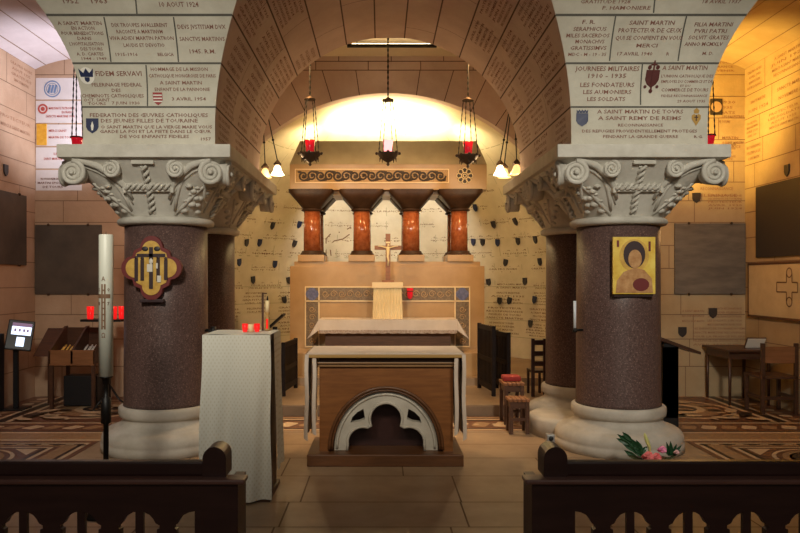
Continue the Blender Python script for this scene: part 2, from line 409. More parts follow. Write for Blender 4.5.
lines_on_face(oPR, [('FILIA MARTINI', 694, 732, 26.5, 3), ('PVRI PATRI', 694, 726, 33, 3), ('SOLVIT GRATES', 688, 728, 39.5, 3), ('ANNO MCMXLV', 684, 722, 46, 3), ('M. D.', 702, 713, 55, 2.6)])
lines_on_face(oPR, [('GRATITUDE 1928', 580, 630, 3.5, 2.4), ('P. HAMONIERE', 602, 650, 9.8, 2.6), ('18 AVRIL 1937', 702, 740, 3.5, 2.6)])

def face_shield(parent, px, py, wpx, hpx, m, m2=None, crown=False, name='coat_of_arms'):
    u, v = Pface(px, py); k = Yn(v)/F
    mb = MB(); patch(mb, f_face, shield_pts(u, v, wpx*k, hpx*k), .004)
    if m2:
        mb.cur = 1
        if m2 is M_SHW and m is M_SHR:
            for j in range(3): strip(mb, f_face, u-wpx*k*.46, v+hpx*k*(.28-.24*j), u+wpx*k*.46, v+hpx*k*(.28-.24*j), hpx*k*.10, .006)
        else:
            patch(mb, f_face, [(u-wpx*k*.06, v-hpx*k*.3), (u+wpx*k*.06, v-hpx*k*.3), (u+wpx*k*.12, v), (u, v+hpx*k*.32), (u-wpx*k*.12, v)], .006)
    mb.cur = 0
    if crown:
        for j in range(4):
            x = u+wpx*k*(-.36+.24*j); patch(mb, f_face, [(x-wpx*k*.1, v+hpx*k*.52), (x+wpx*k*.1, v+hpx*k*.52), (x+wpx*k*.13, v+hpx*k*.78), (x, v+hpx*k*.66), (x-wpx*k*.13, v+hpx*k*.78)], .004)
    return mb.build(name, [m, m2 or m], parent, fixn=False)
face_shield(oPL, 92.5, 126, 12.5, 15, M_SHB, M_SHW)
face_shield(oPL, 158, 99, 9.5, 12, M_SHR, M_SHW)
face_shield(oPR, 582, 120, 12, 13, M_SHB, None, True)
# round badge with blue crown, left pier
u, v = Pface(87, 76); mb = MB(); k = 6.27/F
patch(mb, f_face, circ(u, v, 7.6*k, 24), .004); mb.cur = 1
patch(mb, f_face, [(u-7.4*k, v+6.5*k), (u-3*k, v+2.5*k), (u, v+6.5*k), (u+3*k, v+2.5*k), (u+7.4*k, v+6.5*k), (u+6.2*k, v-1*k), (u-6.2*k, v-1*k)], .006)
patch(mb, f_face, shield_pts(u, v-3.5*k, 5*k, 4.5*k), .006)
mb.build('coat_of_arms', [M_SHW, M_SHB], oPL, fixn=False)
# maroon archbishop emblem and gold burning heart, right pier
u, v = Pface(652, 78); mb = MB()
patch(mb, f_face, [(u-6.8*k, v+7*k), (u+6.8*k, v+7*k), (u+6.8*k, v-2*k), (u+4.5*k, v-6*k), (u, v-9*k), (u-4.5*k, v-6*k), (u-6.8*k, v-2*k)], .004)
strip(mb, f_face, u, v-14*k, u, v+15*k, 1.6*k, .005); strip(mb, f_face, u-3.2*k, v+11.5*k, u+3.2*k, v+11.5*k, 1.4*k, .005)
for q in (-1, 1):
    patch(mb, f_face, circ(u+q*4*k, v+9.2*k, 2*k, 10), .004); patch(mb, f_face, circ(u+q*6*k, v-8*k, 1.6*k, 10), .004)
patch(mb, f_face, circ(u, v-12*k, 2*k, 10), .004)
mb.build('coat_of_arms', M_MAROON, oPR, fixn=False)
u, v = Pface(696, 118); mb = MB()
patch(mb, f_face, [(u, v-8*k), (u+4.6*k, v-1*k), (u+4.6*k, v+2.5*k), (u+2.4*k, v+4*k), (u, v+2.6*k), (u-2.4*k, v+4*k), (u-4.6*k, v+2.5*k), (u-4.6*k, v-1*k)], .004)
patch(mb, f_face, [(u-2.2*k, v+4.5*k), (u+2.2*k, v+4.5*k), (u+3*k, v+7.5*k), (u, v+10*k), (u-3*k, v+7.5*k)], .004)
mb.cur = 1; strip(mb, f_face, u, v-3*k, u, v+3*k, 1*k, .006); strip(mb, f_face, u-2*k, v+.6*k, u+2*k, v+.6*k, 1*k, .006)
mb.build('coat_of_arms', [M_SHG, M_ICOND], oPR, fixn=False)

# central barrel soffit
mb = MB()
N = 78
def fs(i, j):
    a = pi*i; z = Z0+R0*sin(a); y0 = 6.387-2.75*(1-abs(cos(a)))
    return (XC-R0*cos(a), y0+(YB-y0)*j, z)
mb.grid(fs, N, 10)
mb.cur = 1
for t in JOINTS:
    a = t; y0 = 6.387-2.75*(1-abs(cos(a)))
    if a < pi/2: strip(mb, f_soffL, y0, a*R0, YB, a*R0, .016)
    else: strip(mb, f_soffR, -YB, (pi-a)*R0, -y0, (pi-a)*R0, .016)
rnd = random.Random(3)
for q in range(13):
    a0, a1 = JOINTS[q], JOINTS[q+1]; am = (a0+a1)/2; y0 = 6.387-2.75*(1-abs(cos(am)))
    ys = y0+rnd.uniform(.6, 1.1)
    while ys < YB-.3:
        if a1 <= pi/2+.01: strip(mb, f_soffL, ys, a0*R0, ys, a1*R0, .007, n=3)
        elif a0 >= pi/2-.01: strip(mb, f_soffR, -ys, (pi-a0)*R0, -ys, (pi-a1)*R0, .007, n=3)
        ys += rnd.uniform(.85, 1.3)
mb.cur = 0
for x, s in ((xmidL(2.8), 1), (xmidR(2.8), -1)):
    mb.poly([(x, 6.388, 2.8), (x, YB, 2.8), (x, YB, Z0), (x, 6.388, Z0)])
# archivolt ring on the rear face, closing the barrel
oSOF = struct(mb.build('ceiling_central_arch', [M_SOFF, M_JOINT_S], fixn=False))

WORDS = ['A SAINT MARTIN', 'RECONNAISSANCE', 'MERCI A SAINT MARTIN', 'HOMMAGE', 'PELERINAGE', 'EN SOUVENIR', 'GRATITUDE', 'DES ENFANTS DE TOURAINE',
         'PROTECTEUR', 'AVRIL 1930', 'JUIN 1924', 'AOUT 1935', 'SANCTE MARTINE', 'ORA PRO NOBIS', 'FIDELES DE TOURS', 'LES SOLDATS', 'NOVEMBRE 1919', 'POUR LA FRANCE']
def block(mb, f, u, v, w, h, nl, rnd):
    """a short inscription of nl lines centred in a block"""
    lh = h/nl
    for i in range(nl):
        s = rnd.choice(WORDS); ww = w*rnd.uniform(.62, .98)
        letter(mb, f, u, v+h/2-(i+.8)*lh, s, min(lh*.52, .042), ww)
mbL = MB(); mbR = MB(); rnd = random.Random(11)
for q in range(4):
    a0, a1 = JOINTS[q], JOINTS[q+1]; am = (a0+a1)/2; y0 = 6.387-2.75*(1-cos(am))+.12
    y = y0
    while y < YB-.3:
        w = rnd.uniform(.55, .95)
        if y+w > YB-.05: w = YB-.05-y
        if q < 3 or rnd.random() < .35: block(mbL, f_soffL, y+w/2, am*R0, w*.92, .30, rnd.choice([4,5,5,6]), rnd)
        if q < 3 or rnd.random() < .35: block(mbR, f_soffR, -(y+w/2), am*R0, w*.92, .30, rnd.choice([4,5,5,6]), rnd)
        y += w+.06
for mbx, f, sgn in ((mbL, f_soffL, 1), (mbR, f_soffR, -1)):
    block(mbx, f, sgn*6.75, .02, .55, .26, 4, rnd); block(mbx, f, sgn*7.6, .02, .8, .28, 4, rnd)
mbL.build('inscription', M_INK2, oSOF, fixn=False); mbR.build('inscription', M_INK2, oSOF, fixn=False)

# side barrels (aisle vaults)
def side_vault(name, xc, lo, hi, matl, yfar):
    mb = MB()
    def fn(i, j):
        x = lo+(hi-lo)*i; dx = x-xc; z = ZS+sqrt(max(0, RS*RS-dx*dx))
        zz = min(z, Z0+R0*.9999); y0 = Yn(zz)
        return (x, y0+(yfar-y0)*j, z)
    xs = []
    mb.grid(lambda i, j: fn((1-cos(pi*i))/2, j), 48, 6)
    mb.cur = 1
    for k in range(-4, 5):
        a = radians(90+13*k-6); x = xc+RS*cos(a); 
        if lo < x < hi:
            z = ZS+RS*sin(a); y0 = Yn(min(z, 4.5))
            f = lambda u, v, o: (xc+(RS-o)*cos(v/RS), u, ZS+(RS-o)*sin(v/RS))
            strip(mb, f, y0, a*RS, yfar, a*RS, .014)
            for yy in (y0+1.1+.3*(k % 3), y0+2.2+.2*(k % 2), y0+3.2): strip(mb, f, yy, a*RS, yy, a*RS+RS*radians(13), .010, n=3)
    return struct(mb.build(name, [matl, M_JOINT_A], fixn=False))
M_VCH = mat('choir_vault_plaster', (.66,.56,.40), .85, (.74,.64,.48), 2.0)
M_VWH = mat('white_vault_stone', (.58,.52,.52), .85, (.68,.62,.62), 2.0, bump=.1, bscale=35)
side_vault('ceiling_left_aisle', XL, WLX, XL+RS, M_VWH, YBACK)
side_vault('ceiling_right_aisle', XR, XR-RS, WRX, M_AISLR, YBACK)

# aisle walls
def plain_wall(name, f, u0, u1, v0, v1, matl, jm, lead=None, rows=None, seed=0, jw=.012, avoid=()):
    mb = MB(); mb.poly([f(u0, v0, 0), f(u1, v0, 0), f(u1, v1, 0), f(u0, v1, 0)])
    mb.cur = 1; rnd = random.Random(seed); cells = []
    for a, b in zip(rows, rows[1:]):
        strip(mb, f, u0, b, u1, b, jw)
        u = u0+rnd.uniform(.25, .8)
        prev = u0
        while u < u1-.15:
            strip(mb, f, u, a, u, b, jw*.8); cells.append((prev, u, a, b)); prev = u; u += rnd.uniform(.7, 1.15)
        cells.append((prev, u1, a, b))
    o = struct(mb.build(name, [matl, jm], fixn=False))
    if lead:
        t = MB()
        for (a, b, c, d) in cells:
            cu, cv = (a+b)/2, (c+d)/2
            if cv < lead or b-a < .3: continue
            if any(x0 < b and a < x1 and y0 < d and c < y1 for x0, x1, y0, y1 in avoid): continue
            if rnd.random() < .75: block(t, f, cu, cv, (b-a)*.8, (d-c)*.72, rnd.choice([2,3,4]), rnd)
        if t.v: t.build('inscription', M_INKW, o, fixn=False)
    return o
rowsA = [0, .42, .8, 1.18, 1.52, 1.86, 2.2, 2.55, 2.88, 3.2, 3.52, 3.84, 4.16, 4.55]
rowsB = [0, .42, .8, 1.14, 1.42, 1.78, 2.1, 2.42, 2.72, 2.98, 3.27, 3.57, 3.87, 4.17, 4.47, 4.7]
wL = plain_wall('wall_left', f_wallL, 3.6, YBACK, 0, 4.56, M_AISLE, M_JOINT_A, 1.9, rowsA, 5, avoid=((9,9.8,1.8,2.8),))
wR = plain_wall('wall_right', f_wallR, -YBACK, -3.6, 0, 4.56, M_AISLR, M_JOINT_A, 2.9, rowsA, 6, avoid=((-9.8,-8.3,1.1,2.95),))
wBL = plain_wall('wall_back_left', f_backL, WLX, -2.62, 0, 4.75, M_AISLE, M_JOINT_A, 1.0, rowsB, 8, avoid=((WLX,-3.8,1.3,2.44),(WLX,-4.0,2.7,4.7)))
wBR = plain_wall('wall_back_right', f_backL, 2.86, WRX, 0, 4.75, M_AISLR, M_JOINT_A, 2.45, rowsB, 9, avoid=((4.0,WRX,1.3,2.44),))
# lettered stones above the left plaque, white stones with medallion
mb = MB(); Yb = YBACK
def BX(px): return PX(px, YBACK)
def BZ(py): return PZ(py, YBACK)
for a, b in ((78, 99.5), (101, 123), (124.5, 146), (147.5, 168.5), (170, 190.5)):
    patch(mb, f_backL, [(BX(36), BZ(b)), (BX(82), BZ(b)), (BX(82), BZ(a)), (BX(36), BZ(a))], .004)
oW = mb.build('stone_slab_facing', M_WHST, wBL, fixn=False)
mb = MB(); ring(mb, f_backL, BX(52.5), BZ(89), 7.2*Yb/F, 8.4*Yb/F, 28, .007); ring(mb, f_backL, BX(52.5), BZ(89), 5.4*Yb/F, 5.9*Yb/F, 28, .007)
for q in (-3, 0, 3): strip(mb, f_backL, BX(52.5+q-1), BZ(93), BX(52.5+q+1), BZ(85), .03, .007)
mb.build('blue_medallion', M_MINK, wBL, fixn=False)
mb = MB()
for s, a, b, py in (('MARTINUS PATRONUS', 49, 75, 109.5), ('EN FRANCE', 62, 74, 113.5), ('SANCTE MARTINE ORA', 46, 75, 117.5), ('MERCI SAINT', 49, 67, 132), ('MARTIN DE TOURS', 49, 74, 138.5), ('LES', 54, 60, 155), ('SAINT MARTIN', 44, 62, 160)):
    letter(mb, f_backL, (BX(a)+BX(b))/2, BZ(py), s, .032, BX(b)-BX(a), off=.007)
ring(mb, f_backL, BX(43), BZ(109), .045, .07, 20, .007); patch(mb, f_backL, circ(BX(43), BZ(109), .03, 14), .007)
mb.build('inscription', M_RED, wBL, fixn=False)
mb = MB()
for s, a, b, py in (('IN HONOREM SANCTI', 41, 64, 180), ('MARTINI EPISCOPI', 38, 66, 184), ('DE TOURS', 43, 63, 188)):
    letter(mb, f_backL, (BX(a)+BX(b))/2, BZ(py), s, .03, BX(b)-BX(a), off=.007)
mb.build('inscription', M_INK, wBL, fixn=False)
mb = MB(); mb.b2(BX(37), BX(47), YBACK-.015, YBACK-.004, BZ(145.5), BZ(124)); mb.build('ochre_panel', M_ORPL, wBL)
# right back wall: circle emblem, letters, little plaques low down
mb = MB(); mb.b2(BX(710), BX(722), YBACK-.012, YBACK-.002, BZ(115), BZ(99)); 
mb.cur = 1; patch(mb, f_backL, circ(BX(716), BZ(107), .075, 20), .014)
mb.build('emblem_panel', [M_SHD, M_AISLE], wBR)
mb = MB()
for s, a, b, py in (('LES PALESTRES', 722, 744, 118), ('DE TOURS', 718, 730, 123), ('MARTIN', 722, 738, 139), ('A SAINT MARTIN', 722, 743, 144), ('MERCI', 724, 740, 148), ('LEON', 722, 732, 160)):
    letter(mb, f_backL, (BX(a)+BX(b))/2, BZ(py), s, .035, BX(b)-BX(a), off=.004)
for i in range(10): letter(mb, f_backL, (BX(705)+BX(744))/2, BZ(309.5+i*4), WORDS[(i*5) % 18]+' '+WORDS[(i*3+1) % 18], .028, BX(744)-BX(710 if i < 5 else 681), 'c' if i < 5 else 'c', .004)
for i in range(3): letter(mb, f_backL, BX(693), BZ(312+i*5), WORDS[i], .028, BX(703)-BX(681), off=.004)
for i in range(5): letter(mb, f_backL, BX(725), BZ(196.5+i*3.2), WORDS[i+6], .025, BX(742)-BX(708), off=.004)
mb.build('inscription', M_INKW, wBR, fixn=False)
for px, py in ((696, 198), (712.5, 313), (682, 332)):
    mb = MB(); mb.prism(shield_pts(BX(px), BZ(py), .11, .14), 'y', YBACK-.025, YBACK-.002); mb.build('coat_of_arms', M_SHD, wBR)
mb = MB(); mb.prism([(8.95+q[0], q[1]) for q in shield_pts(0, 2.98, .10, .15)], 'x', WRX-.02, WRX-.002); mb.build('coat_of_arms', M_SHD, wR)
mb = MB(); mb.prism(shield_pts(9.2, 3.02, .10, .15), 'x', WLX+.002, WLX+.02); mb.build('coat_of_arms', M_SHD, wL)

# choir bay: side walls, cross vault, apse
mb = MB()
for i in (0, 1):
    x = (-2.63, 2.87)[i]; xx = (-2.875, 3.095)[i]
    mb.poly([(x, 8.95, 0), (x, YBACK, 0), (x, YBACK, 5.3), (x, 8.95, 5.3)])
    mb.poly([(x, YBACK, 0), (xx, 11.0, 0), (xx, 11.0, 5.3), (x, YBACK, 5.3)])
struct(mb.build('wall_choir_sides', M_APSE, fixn=False))
mb = MB(); YC, RC, ZC = 9.8, 8.0, 5.12
def fc(u, v, o): # u = x, v = y
    return (u, v, ZC-RC+sqrt(RC*RC-(v-YC)**2)-o)
mb.grid(lambda i, j: fc(-2.9+6.0*i, 8.72+(11.2-8.72)*j, 0), 6, 12)
struct(mb.build('ceiling_choir', [M_VCH], fixn=False))
# arch wall in front of the half dome, with its ring of stones
mb = MB(); YA = 10.98
ARC = [(AX+(AR-.03)*cos(pi*k/64), AZ+(AR-.03)*sin(pi*k/64)) for k in range(65)]
for (xa, za), (xb, zb) in zip(ARC, ARC[1:]):
    mb.poly([(xa, YA, za), (xb, YA, zb), (xb, YA, 5.04), (xa, YA, 5.04)])
    mb.poly([(xa, YA, za), (xb, YA, zb), (xb, YA+.2, zb), (xa, YA+.2, za)])
mb.poly([(-2.9, YA, 5.04), (3.12, YA, 5.04), (3.12, YA+.3, 5.04), (-2.9, YA+.3, 5.04)])
mb.cur = 1
f_aw = lambda u, v, o: (u, YA-o, v)
for z in (4.955, 4.82): strip(mb, f_aw, -2.9, z, 3.1, z, .012)
for k in range(9): strip(mb, f_aw, AX-2.7+.8*k, 4.82, AX-2.7+.8*k, 4.955, .011); strip(mb, f_aw, AX-2.35+.8*k, 4.955, AX-2.35+.8*k, 5.04, .011)
for k in range(-8, 9):
    a = pi/2-(k+.0)*.148; c, s_ = cos(a), sin(a); r0 = AR-.03; r1 = (4.82-AZ)/s_
    strip(mb, f_aw, AX+r0*c, AZ+r0*s_, AX+r1*c, 4.82, .012)
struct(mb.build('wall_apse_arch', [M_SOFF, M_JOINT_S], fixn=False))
# apse: half cylinder + half dome with stone joints
mb = MB()
mb.grid(lambda i, j: f_apse(AR*(-pi/2+pi*i), AZ*j, 0), 48, 2)
def f_dome(u, v, o):  # u = azimuth, v = elevation
    r = AR-o; return (AX+r*cos(v)*sin(u), AY+r*cos(v)*cos(u), AZ+r*sin(v))
mb.grid(lambda i, j: f_dome(-pi/2+pi*i, pi/2*j*.9999, 0), 48, 16)
mb.cur = 1
for e in range(1, 9): strip(mb, f_dome, -pi/2, radians(10*e), pi/2, radians(10*e), .0055, n=40)
rnd = random.Random(2)
for e in range(0, 8):
    n = max(4, int(15*cos(radians(10*e))))
    for k in range(n):
        u = -pi/2+pi*(k+.5*(e % 2))/n; strip(mb, f_dome, u, radians(10*e), u, radians(10*e+10), .004, n=2)
rw = [.3*k for k in range(0, 6)]
for z in rw: strip(mb, f_apse, -AR*pi/2, z, AR*pi/2, z, .010, n=40)
for k, z in enumerate(rw[:-1]):
    u = -AR*pi/2+.3*(k % 2)
    while u < AR*pi/2: strip(mb, f_apse, u, z, u, z+.3, .008); u += .9
oAPSE = struct(mb.build('wall_apse', [M_APSE, M_JOINT_L], fixn=False))
# combined apse surface: lettering follows the cylinder below AZ and dome above
def f_ap(u, v, o):
    if v <= AZ: return f_apse(u, v, o)
    r = sqrt(max(.01, AR*AR-(v-AZ)**2))-o; return (AX+r*sin(u/AR), AY+r*cos(u/AR), v)
def apse_uv(px, py):
    d = Vector(((px-VX)/F, 1, -(py-VY)/F)); t = 11.0
    for _ in range(60):
        p = Vector((0, 0, H))+d*t
        r = AR if p.z <= AZ else sqrt(max(.01, AR*AR-(p.z-AZ)**2))
        e = r-sqrt((p.x-AX)**2+(p.y-AY)**2); t += e*.7
    return AR*atan2(p.x-AX, p.y-AY), p.z
mb = MB(); rnd = random.Random(4)
z = .62
while z < 3.1:
    u = -3.9+rnd.uniform(0, .3)
    while u < 3.9:
        w = rnd.uniform(.6, .95); block(mb, f_ap, u+w/2, z+.13, w*.95, .24, rnd.choice([4,4,5]), rnd); u += w+.07
    z += .275
mb.build('inscription', M_INK3, oAPSE, fixn=False)
SH = [(475.6,208,1),(473.7,242.4,1),(483,242.5,0),(518.5,241.5,0),(506,263,0),(540.5,262,0),(489,282.4,0),(525.4,281.5,0),(500,301,0),(509.8,301,0),(531,324,0),
      (238.6,262.6,1),(274.4,264.4,1),(252.5,280,0),(288.5,280.6,0),(298.8,225,1),(294,244,0),(272,226,0),(259,243,1),(246,243,0),(284,300,0),(494,225,0),(516,222,0),(535,300,1),(498,243,1),(536,240,0)]
for px, py, b in SH:
    u, v = apse_uv(px, py); tl = random.Random(int(px*7)).uniform(-.3, .3); pts = [(u+a*cos(tl)-b_*sin(tl), v+a*sin(tl)+b_*cos(tl)) for a, b_ in shield_pts(0, 0, .085, .13)]; m_ = MB()
    A = [m_.vert(f_ap(x, y, .03)) for x, y in pts]; B = [m_.vert(f_ap(x, y, .002)) for x, y in pts]; m_.face(A)
    for i in range(7): m_.face((A[i], A[(i+1) % 7], B[(i+1) % 7], B[i]))
    m_.build('coat_of_arms', M_SHB if b else M_SHD, oAPSE)
# line drawing on the apse wall behind the tomb
mb = MB(); u0, v0 = apse_uv(338, 240)
pts = [(u0-.22, v0-.30), (u0-.25, v0+.02), (u0-.12, v0+.16), (u0+.05, v0+.14), (u0+.24, v0+.24), (u0+.27, v0+.14), (u0+.1, v0+.02), (u0-.08, v0-.02), (u0-.16, v0-.1), (u0-.12, v0-.3)]
for a, b in zip(pts, pts[1:]): strip(mb, f_ap, *a, *b, .022, .004, 3)
mb.build('line_drawing', M_INK3, oAPSE, fixn=False)
# pale stone dado blocks at the foot of the apse wall, right and left
for nm, a, b, t, bo in (('stone_dado', 509, 534, 337, 378), ('stone_dado', 236, 268, 315, 345)):
    ua, va = apse_uv(a, t); ub, vb = apse_uv(b, bo); m_ = MB()
    m_.grid(lambda i, j: f_apse(ua+(ub-ua)*i, .0+va*j, .05), 6, 2); m_.build(nm, mat('dado_stone', (.62,.52,.36), .8, (.72,.62,.46), 2.5), oAPSE, fixn=False)

# outer enclosure (unseen slabs added to block stray world light)
mb = MB()
mb.b2(-6.3, 6.5, 3.9, 15, 5.4, 5.6); mb.b2(-6.3, -5.9, 3.9, 15, 0, 5.4); mb.b2(6.1, 6.5, 3.9, 15, 0, 5.4); mb.b2(-6.3, 6.5, 14.6, 15, 0, 5.4)
mb.b2(XC-3, XC+3, 8.72, 8.8, 4.575, 5.4)
struct(mb.build('ceiling_light_block', M_SOFF))

# ------------------------------------------------------------------ floors and steps
mb = MB()
mb.poly([(-8, -3, 0), (8, -3, 0), (8, 15, 0), (-8, 15, 0)])
mb.cur = 1
f_fl = lambda u, v, o: (u, v, o)
for y in (4.2, 4.72, 5.25, 5.95, 6.55, 7.1, 7.64): strip(mb, f_fl, -2.6, y, 2.8, y, .012, .001)
rnd = random.Random(9)
ysq = [3.6, 4.2, 4.72, 5.25, 5.95, 6.55, 7.1, 7.64]
for a, b in zip(ysq, ysq[1:]):
    x = -2.6+rnd.uniform(.2, 1.1)
    while x < 2.7: strip(mb, f_fl, x, a, x, b, .012, .001); x += rnd.uniform(.85, 1.4)
mb.cur = 2
strip(mb, f_fl, -1.35, 7.66, 1.75, 7.66, .05, .002)
oFL = struct(mb.build('floor', [M_FLOOR, M_FJ, M_FJL], fixn=False))
# mosaics, as inlaid stone in one surface per area
def mrect(mb, c, x0, x1, y0, y1, z): mb.cur = c; mb.poly([(x0, y0, z), (x1, y0, z), (x1, y1, z), (x0, y1, z)])
def mring(mb, c, x, y, r0, r1, z, n=36): mb.cur = c; ring(mb, f_fl, x, y, r0, r1, n, z)
def mdisc(mb, c, x, y, r, z, n=28, r2=None): mb.cur = c; mb.poly([(a, b, z) for a, b in circ(x, y, r, n, r2)])
def guilloche(mb, x0, x1, yc, w, z, step, ax='x'):
    n = int(abs(x1-x0)/step)
    for k in range(n):
        t = x0+(k+.5)*step; c = 1 if k % 2 == 0 else 3
        pts = [(t-step*.46, -w*.12), (t-step*.1, w*.36), (t+step*.42, w*.22), (t+step*.46, w*.08), (t+step*.1, -w*.36), (t-step*.42, -w*.26)]
        mb.cur = c; mb.poly([((a, yc+b, z) if ax == 'x' else (yc+b, a, z)) for a, b in pts])
def panel(mb, x0, x1, y0, y1, medr, sgn):
    z = .002; fl = (x0, x1) if x0 < x1 else (x1, x0)
    mrect(mb, 0, x0, x1, y0, y1, z)
    for k, (c, t) in enumerate(((2, .05), (3, .10), (1, .14), (2, .17), (0, .20))):
        mrect(mb, c, x0+t, x1-t, y0+t, y1-t, z+.001*(k+1))
MM = [M_MOSB, M_MOSC, M_MOSD, M_MOST]
def aisle_mosaic(name, xa, xb, inner):
    # xa<xb; inner = side nearest the nave axis
    mb = MB(); z = .002
    mrect(mb, 3, xa, xb, 3.8, YBACK-.01, z)
    # near panel: up to Y 7.22
    ix = xb if inner > 0 else xa
    s = -1 if inner > 0 else 1           # direction away from the axis
    far = ix+s*3.2
    def rr(c, a, b, y0, y1, zz):
        x0, x1 = sorted((ix+s*a, ix+s*b)); x0 = max(x0, xa); x1 = min(x1, xb)
        if x1 > x0: mrect(mb, c, x0, x1, y0, y1, zz)
    rr(0, .0, 3.3, 3.8, 7.22, .003); rr(1, .06, 3.3, 3.8, 7.15, .004); rr(2, .10, 3.3, 3.8, 7.11, .005); rr(3, .14, 3.3, 3.8, 7.06, .006)
    rr(0, .28, 3.3, 3.8, 6.98, .007); rr(1, .33, 3.3, 3.8, 6.94, .008); rr(2, .37, 3.3, 3.8, 6.91, .009); rr(0, .41, 3.3, 3.8, 6.88, .010)
    n = 20
    for k in range(n):
        x = ix+s*(.1+k*.12)
        if xa < x < xb: mrect(mb, 1 if k % 2 else 2, x-.04, x+.04, 7.02, 7.05, .011)
    for k, cx in enumerate((.93, 2.1)):
        x = ix+s*cx
        for cc, r1 in ((1, .62), (0, .57), (3, .50), (1, .42), (2, .38), (1, .35), (3, .30), (2, .2), (1, .16)):
            zz = .011+.001*((1,0,3,1,2,1,3,2,1).index(cc)) + .0005*int((.62-r1)*40)
            if xa+r1 < x < xb-r1 or True:
                pts = [(min(max(a, xa), xb), b) for a, b in circ(x, 6.42, r1*.7, 40)]
                mb.cur = cc; mb.poly([(a, b, zz) for a, b in pts])
        for q in range(8):
            xx, yy = x+.18*cos(q*pi/4), 6.42+.18*sin(q*pi/4)
            if xa < xx < xb: mdisc(mb, 2, xx, yy, .035, .03, 10)
    tri = [(ix+s*.44, 6.86), (ix+s*.66, 6.86), (ix+s*.44, 6.62)]; mb.cur = 1; mb.poly([(a, b, .0115) for a, b in tri])
    # plain strip 7.22-7.62, then far field
    mrect(mb, 1, xa, xb, 7.25, 7.30, .003); mrect(mb, 1, xa, xb, 7.60, 7.66, .003); mrect(mb, 2, xa, xb, 7.66, 7.69, .003)
    mrect(mb, 0, xa, xb, 7.69, 8.12, .003); guilloche(mb, xa, xb, 7.90, .30, .004, .22)
    mrect(mb, 1, xa, xb, 8.12, 8.17, .003); mrect(mb, 2, xa, xb, 8.17, 8.2, .003)
    mrect(mb, 0, xa, xb, 8.2, YBACK-.01, .003)
    b0 = ix+s*1.5
    for c, a, b, zz in ((2, 1.46, 1.58, .006), (1, 1.58, 1.63, .006), (0, 1.63, 1.9, .006), (1, 1.40, 1.46, .006)): rr(c, a, b, 8.2, YBACK-.01, zz)
    rnd = random.Random(5)
    cx = ix+s*.72
    for cc, r1 in ((1, .66), (0, .60), (3, .50), (1, .30), (2, .2)):
        mb.cur = cc; mb.poly([(min(max(a, xa), xb), b, .004+.0005*int((.7-r1)*20)) for a, b in circ(cx, 9.05, r1*.95, 36, r1)])
    for q in range(26):
        a = rnd.uniform(.05, 1.35); y = rnd.uniform(8.3, 9.85); w = rnd.uniform(.06, .16)
        x = ix+s*a
        if xa+.2 < x < xb-.2:
            mb.cur = rnd.choice([1, 1, 3, 2]); rot = rnd.uniform(0, pi)
            pts = [(x+w*(cos(t)*cos(rot)-.45*sin(t)*sin(rot)), y+w*(cos(t)*sin(rot)+.45*sin(t)*cos(rot))) for t in [2*pi*j/14 for j in range(14)]]
            mb.poly([(p, r, .02) for p, r in pts])
    for q in range(8):
        y = 8.35+q*.2; x = ix+s*1.76
        if xa < x < xb: mdisc(mb, 1 if q % 2 else 3, x, y, .075, .008, 8)
    return struct(mb.build(name, MM, fixn=False))
aisle_mosaic('floor_left_mosaic', WLX, -2.82, 1)
aisle_mosaic('floor_right_mosaic', 3.05, WRX, -1)
mb = MB(); X0, X1 = -2.6, 2.85
mrect(mb, 0, X0, X1, 7.70, 8.57, .002); mrect(mb, 1, X0, X1, 7.76, 7.80, .003); mrect(mb, 3, X0, X1, 7.70, 7.74, .003)
mrect(mb, 2, X0, X1, 7.82, 7.85, .003); guilloche(mb, X0, X1, 8.06, .40, .004, .24); mrect(mb, 2, X0, X1, 8.27, 8.30, .003); mrect(mb, 1, X0, X1, 8.33, 8.38, .003); mrect(mb, 3, X0, X1, 8.42, 8.50, .003)
n = 26
for k in range(n): mdisc(mb, 1, X0+.1+k*.21, 8.06, .035, .006, 10)
struct(mb.build('floor_choir_mosaic', MM, fixn=False))
mb = MB(); mb.b2(-2.6, 2.85, 8.57, 10.14, 0, .131); mb.cur = 1
mb.b2(-2.6, 2.85, 8.56, 8.575, .002, .118)
struct(mb.build('floor_choir_step', [M_STEP, M_RISER]))
mb = MB(); mb.b2(-2.6, 2.85, 10.14, 13.9, 0, .24)
struct(mb.build('floor_apse_step', [M_STEP]))

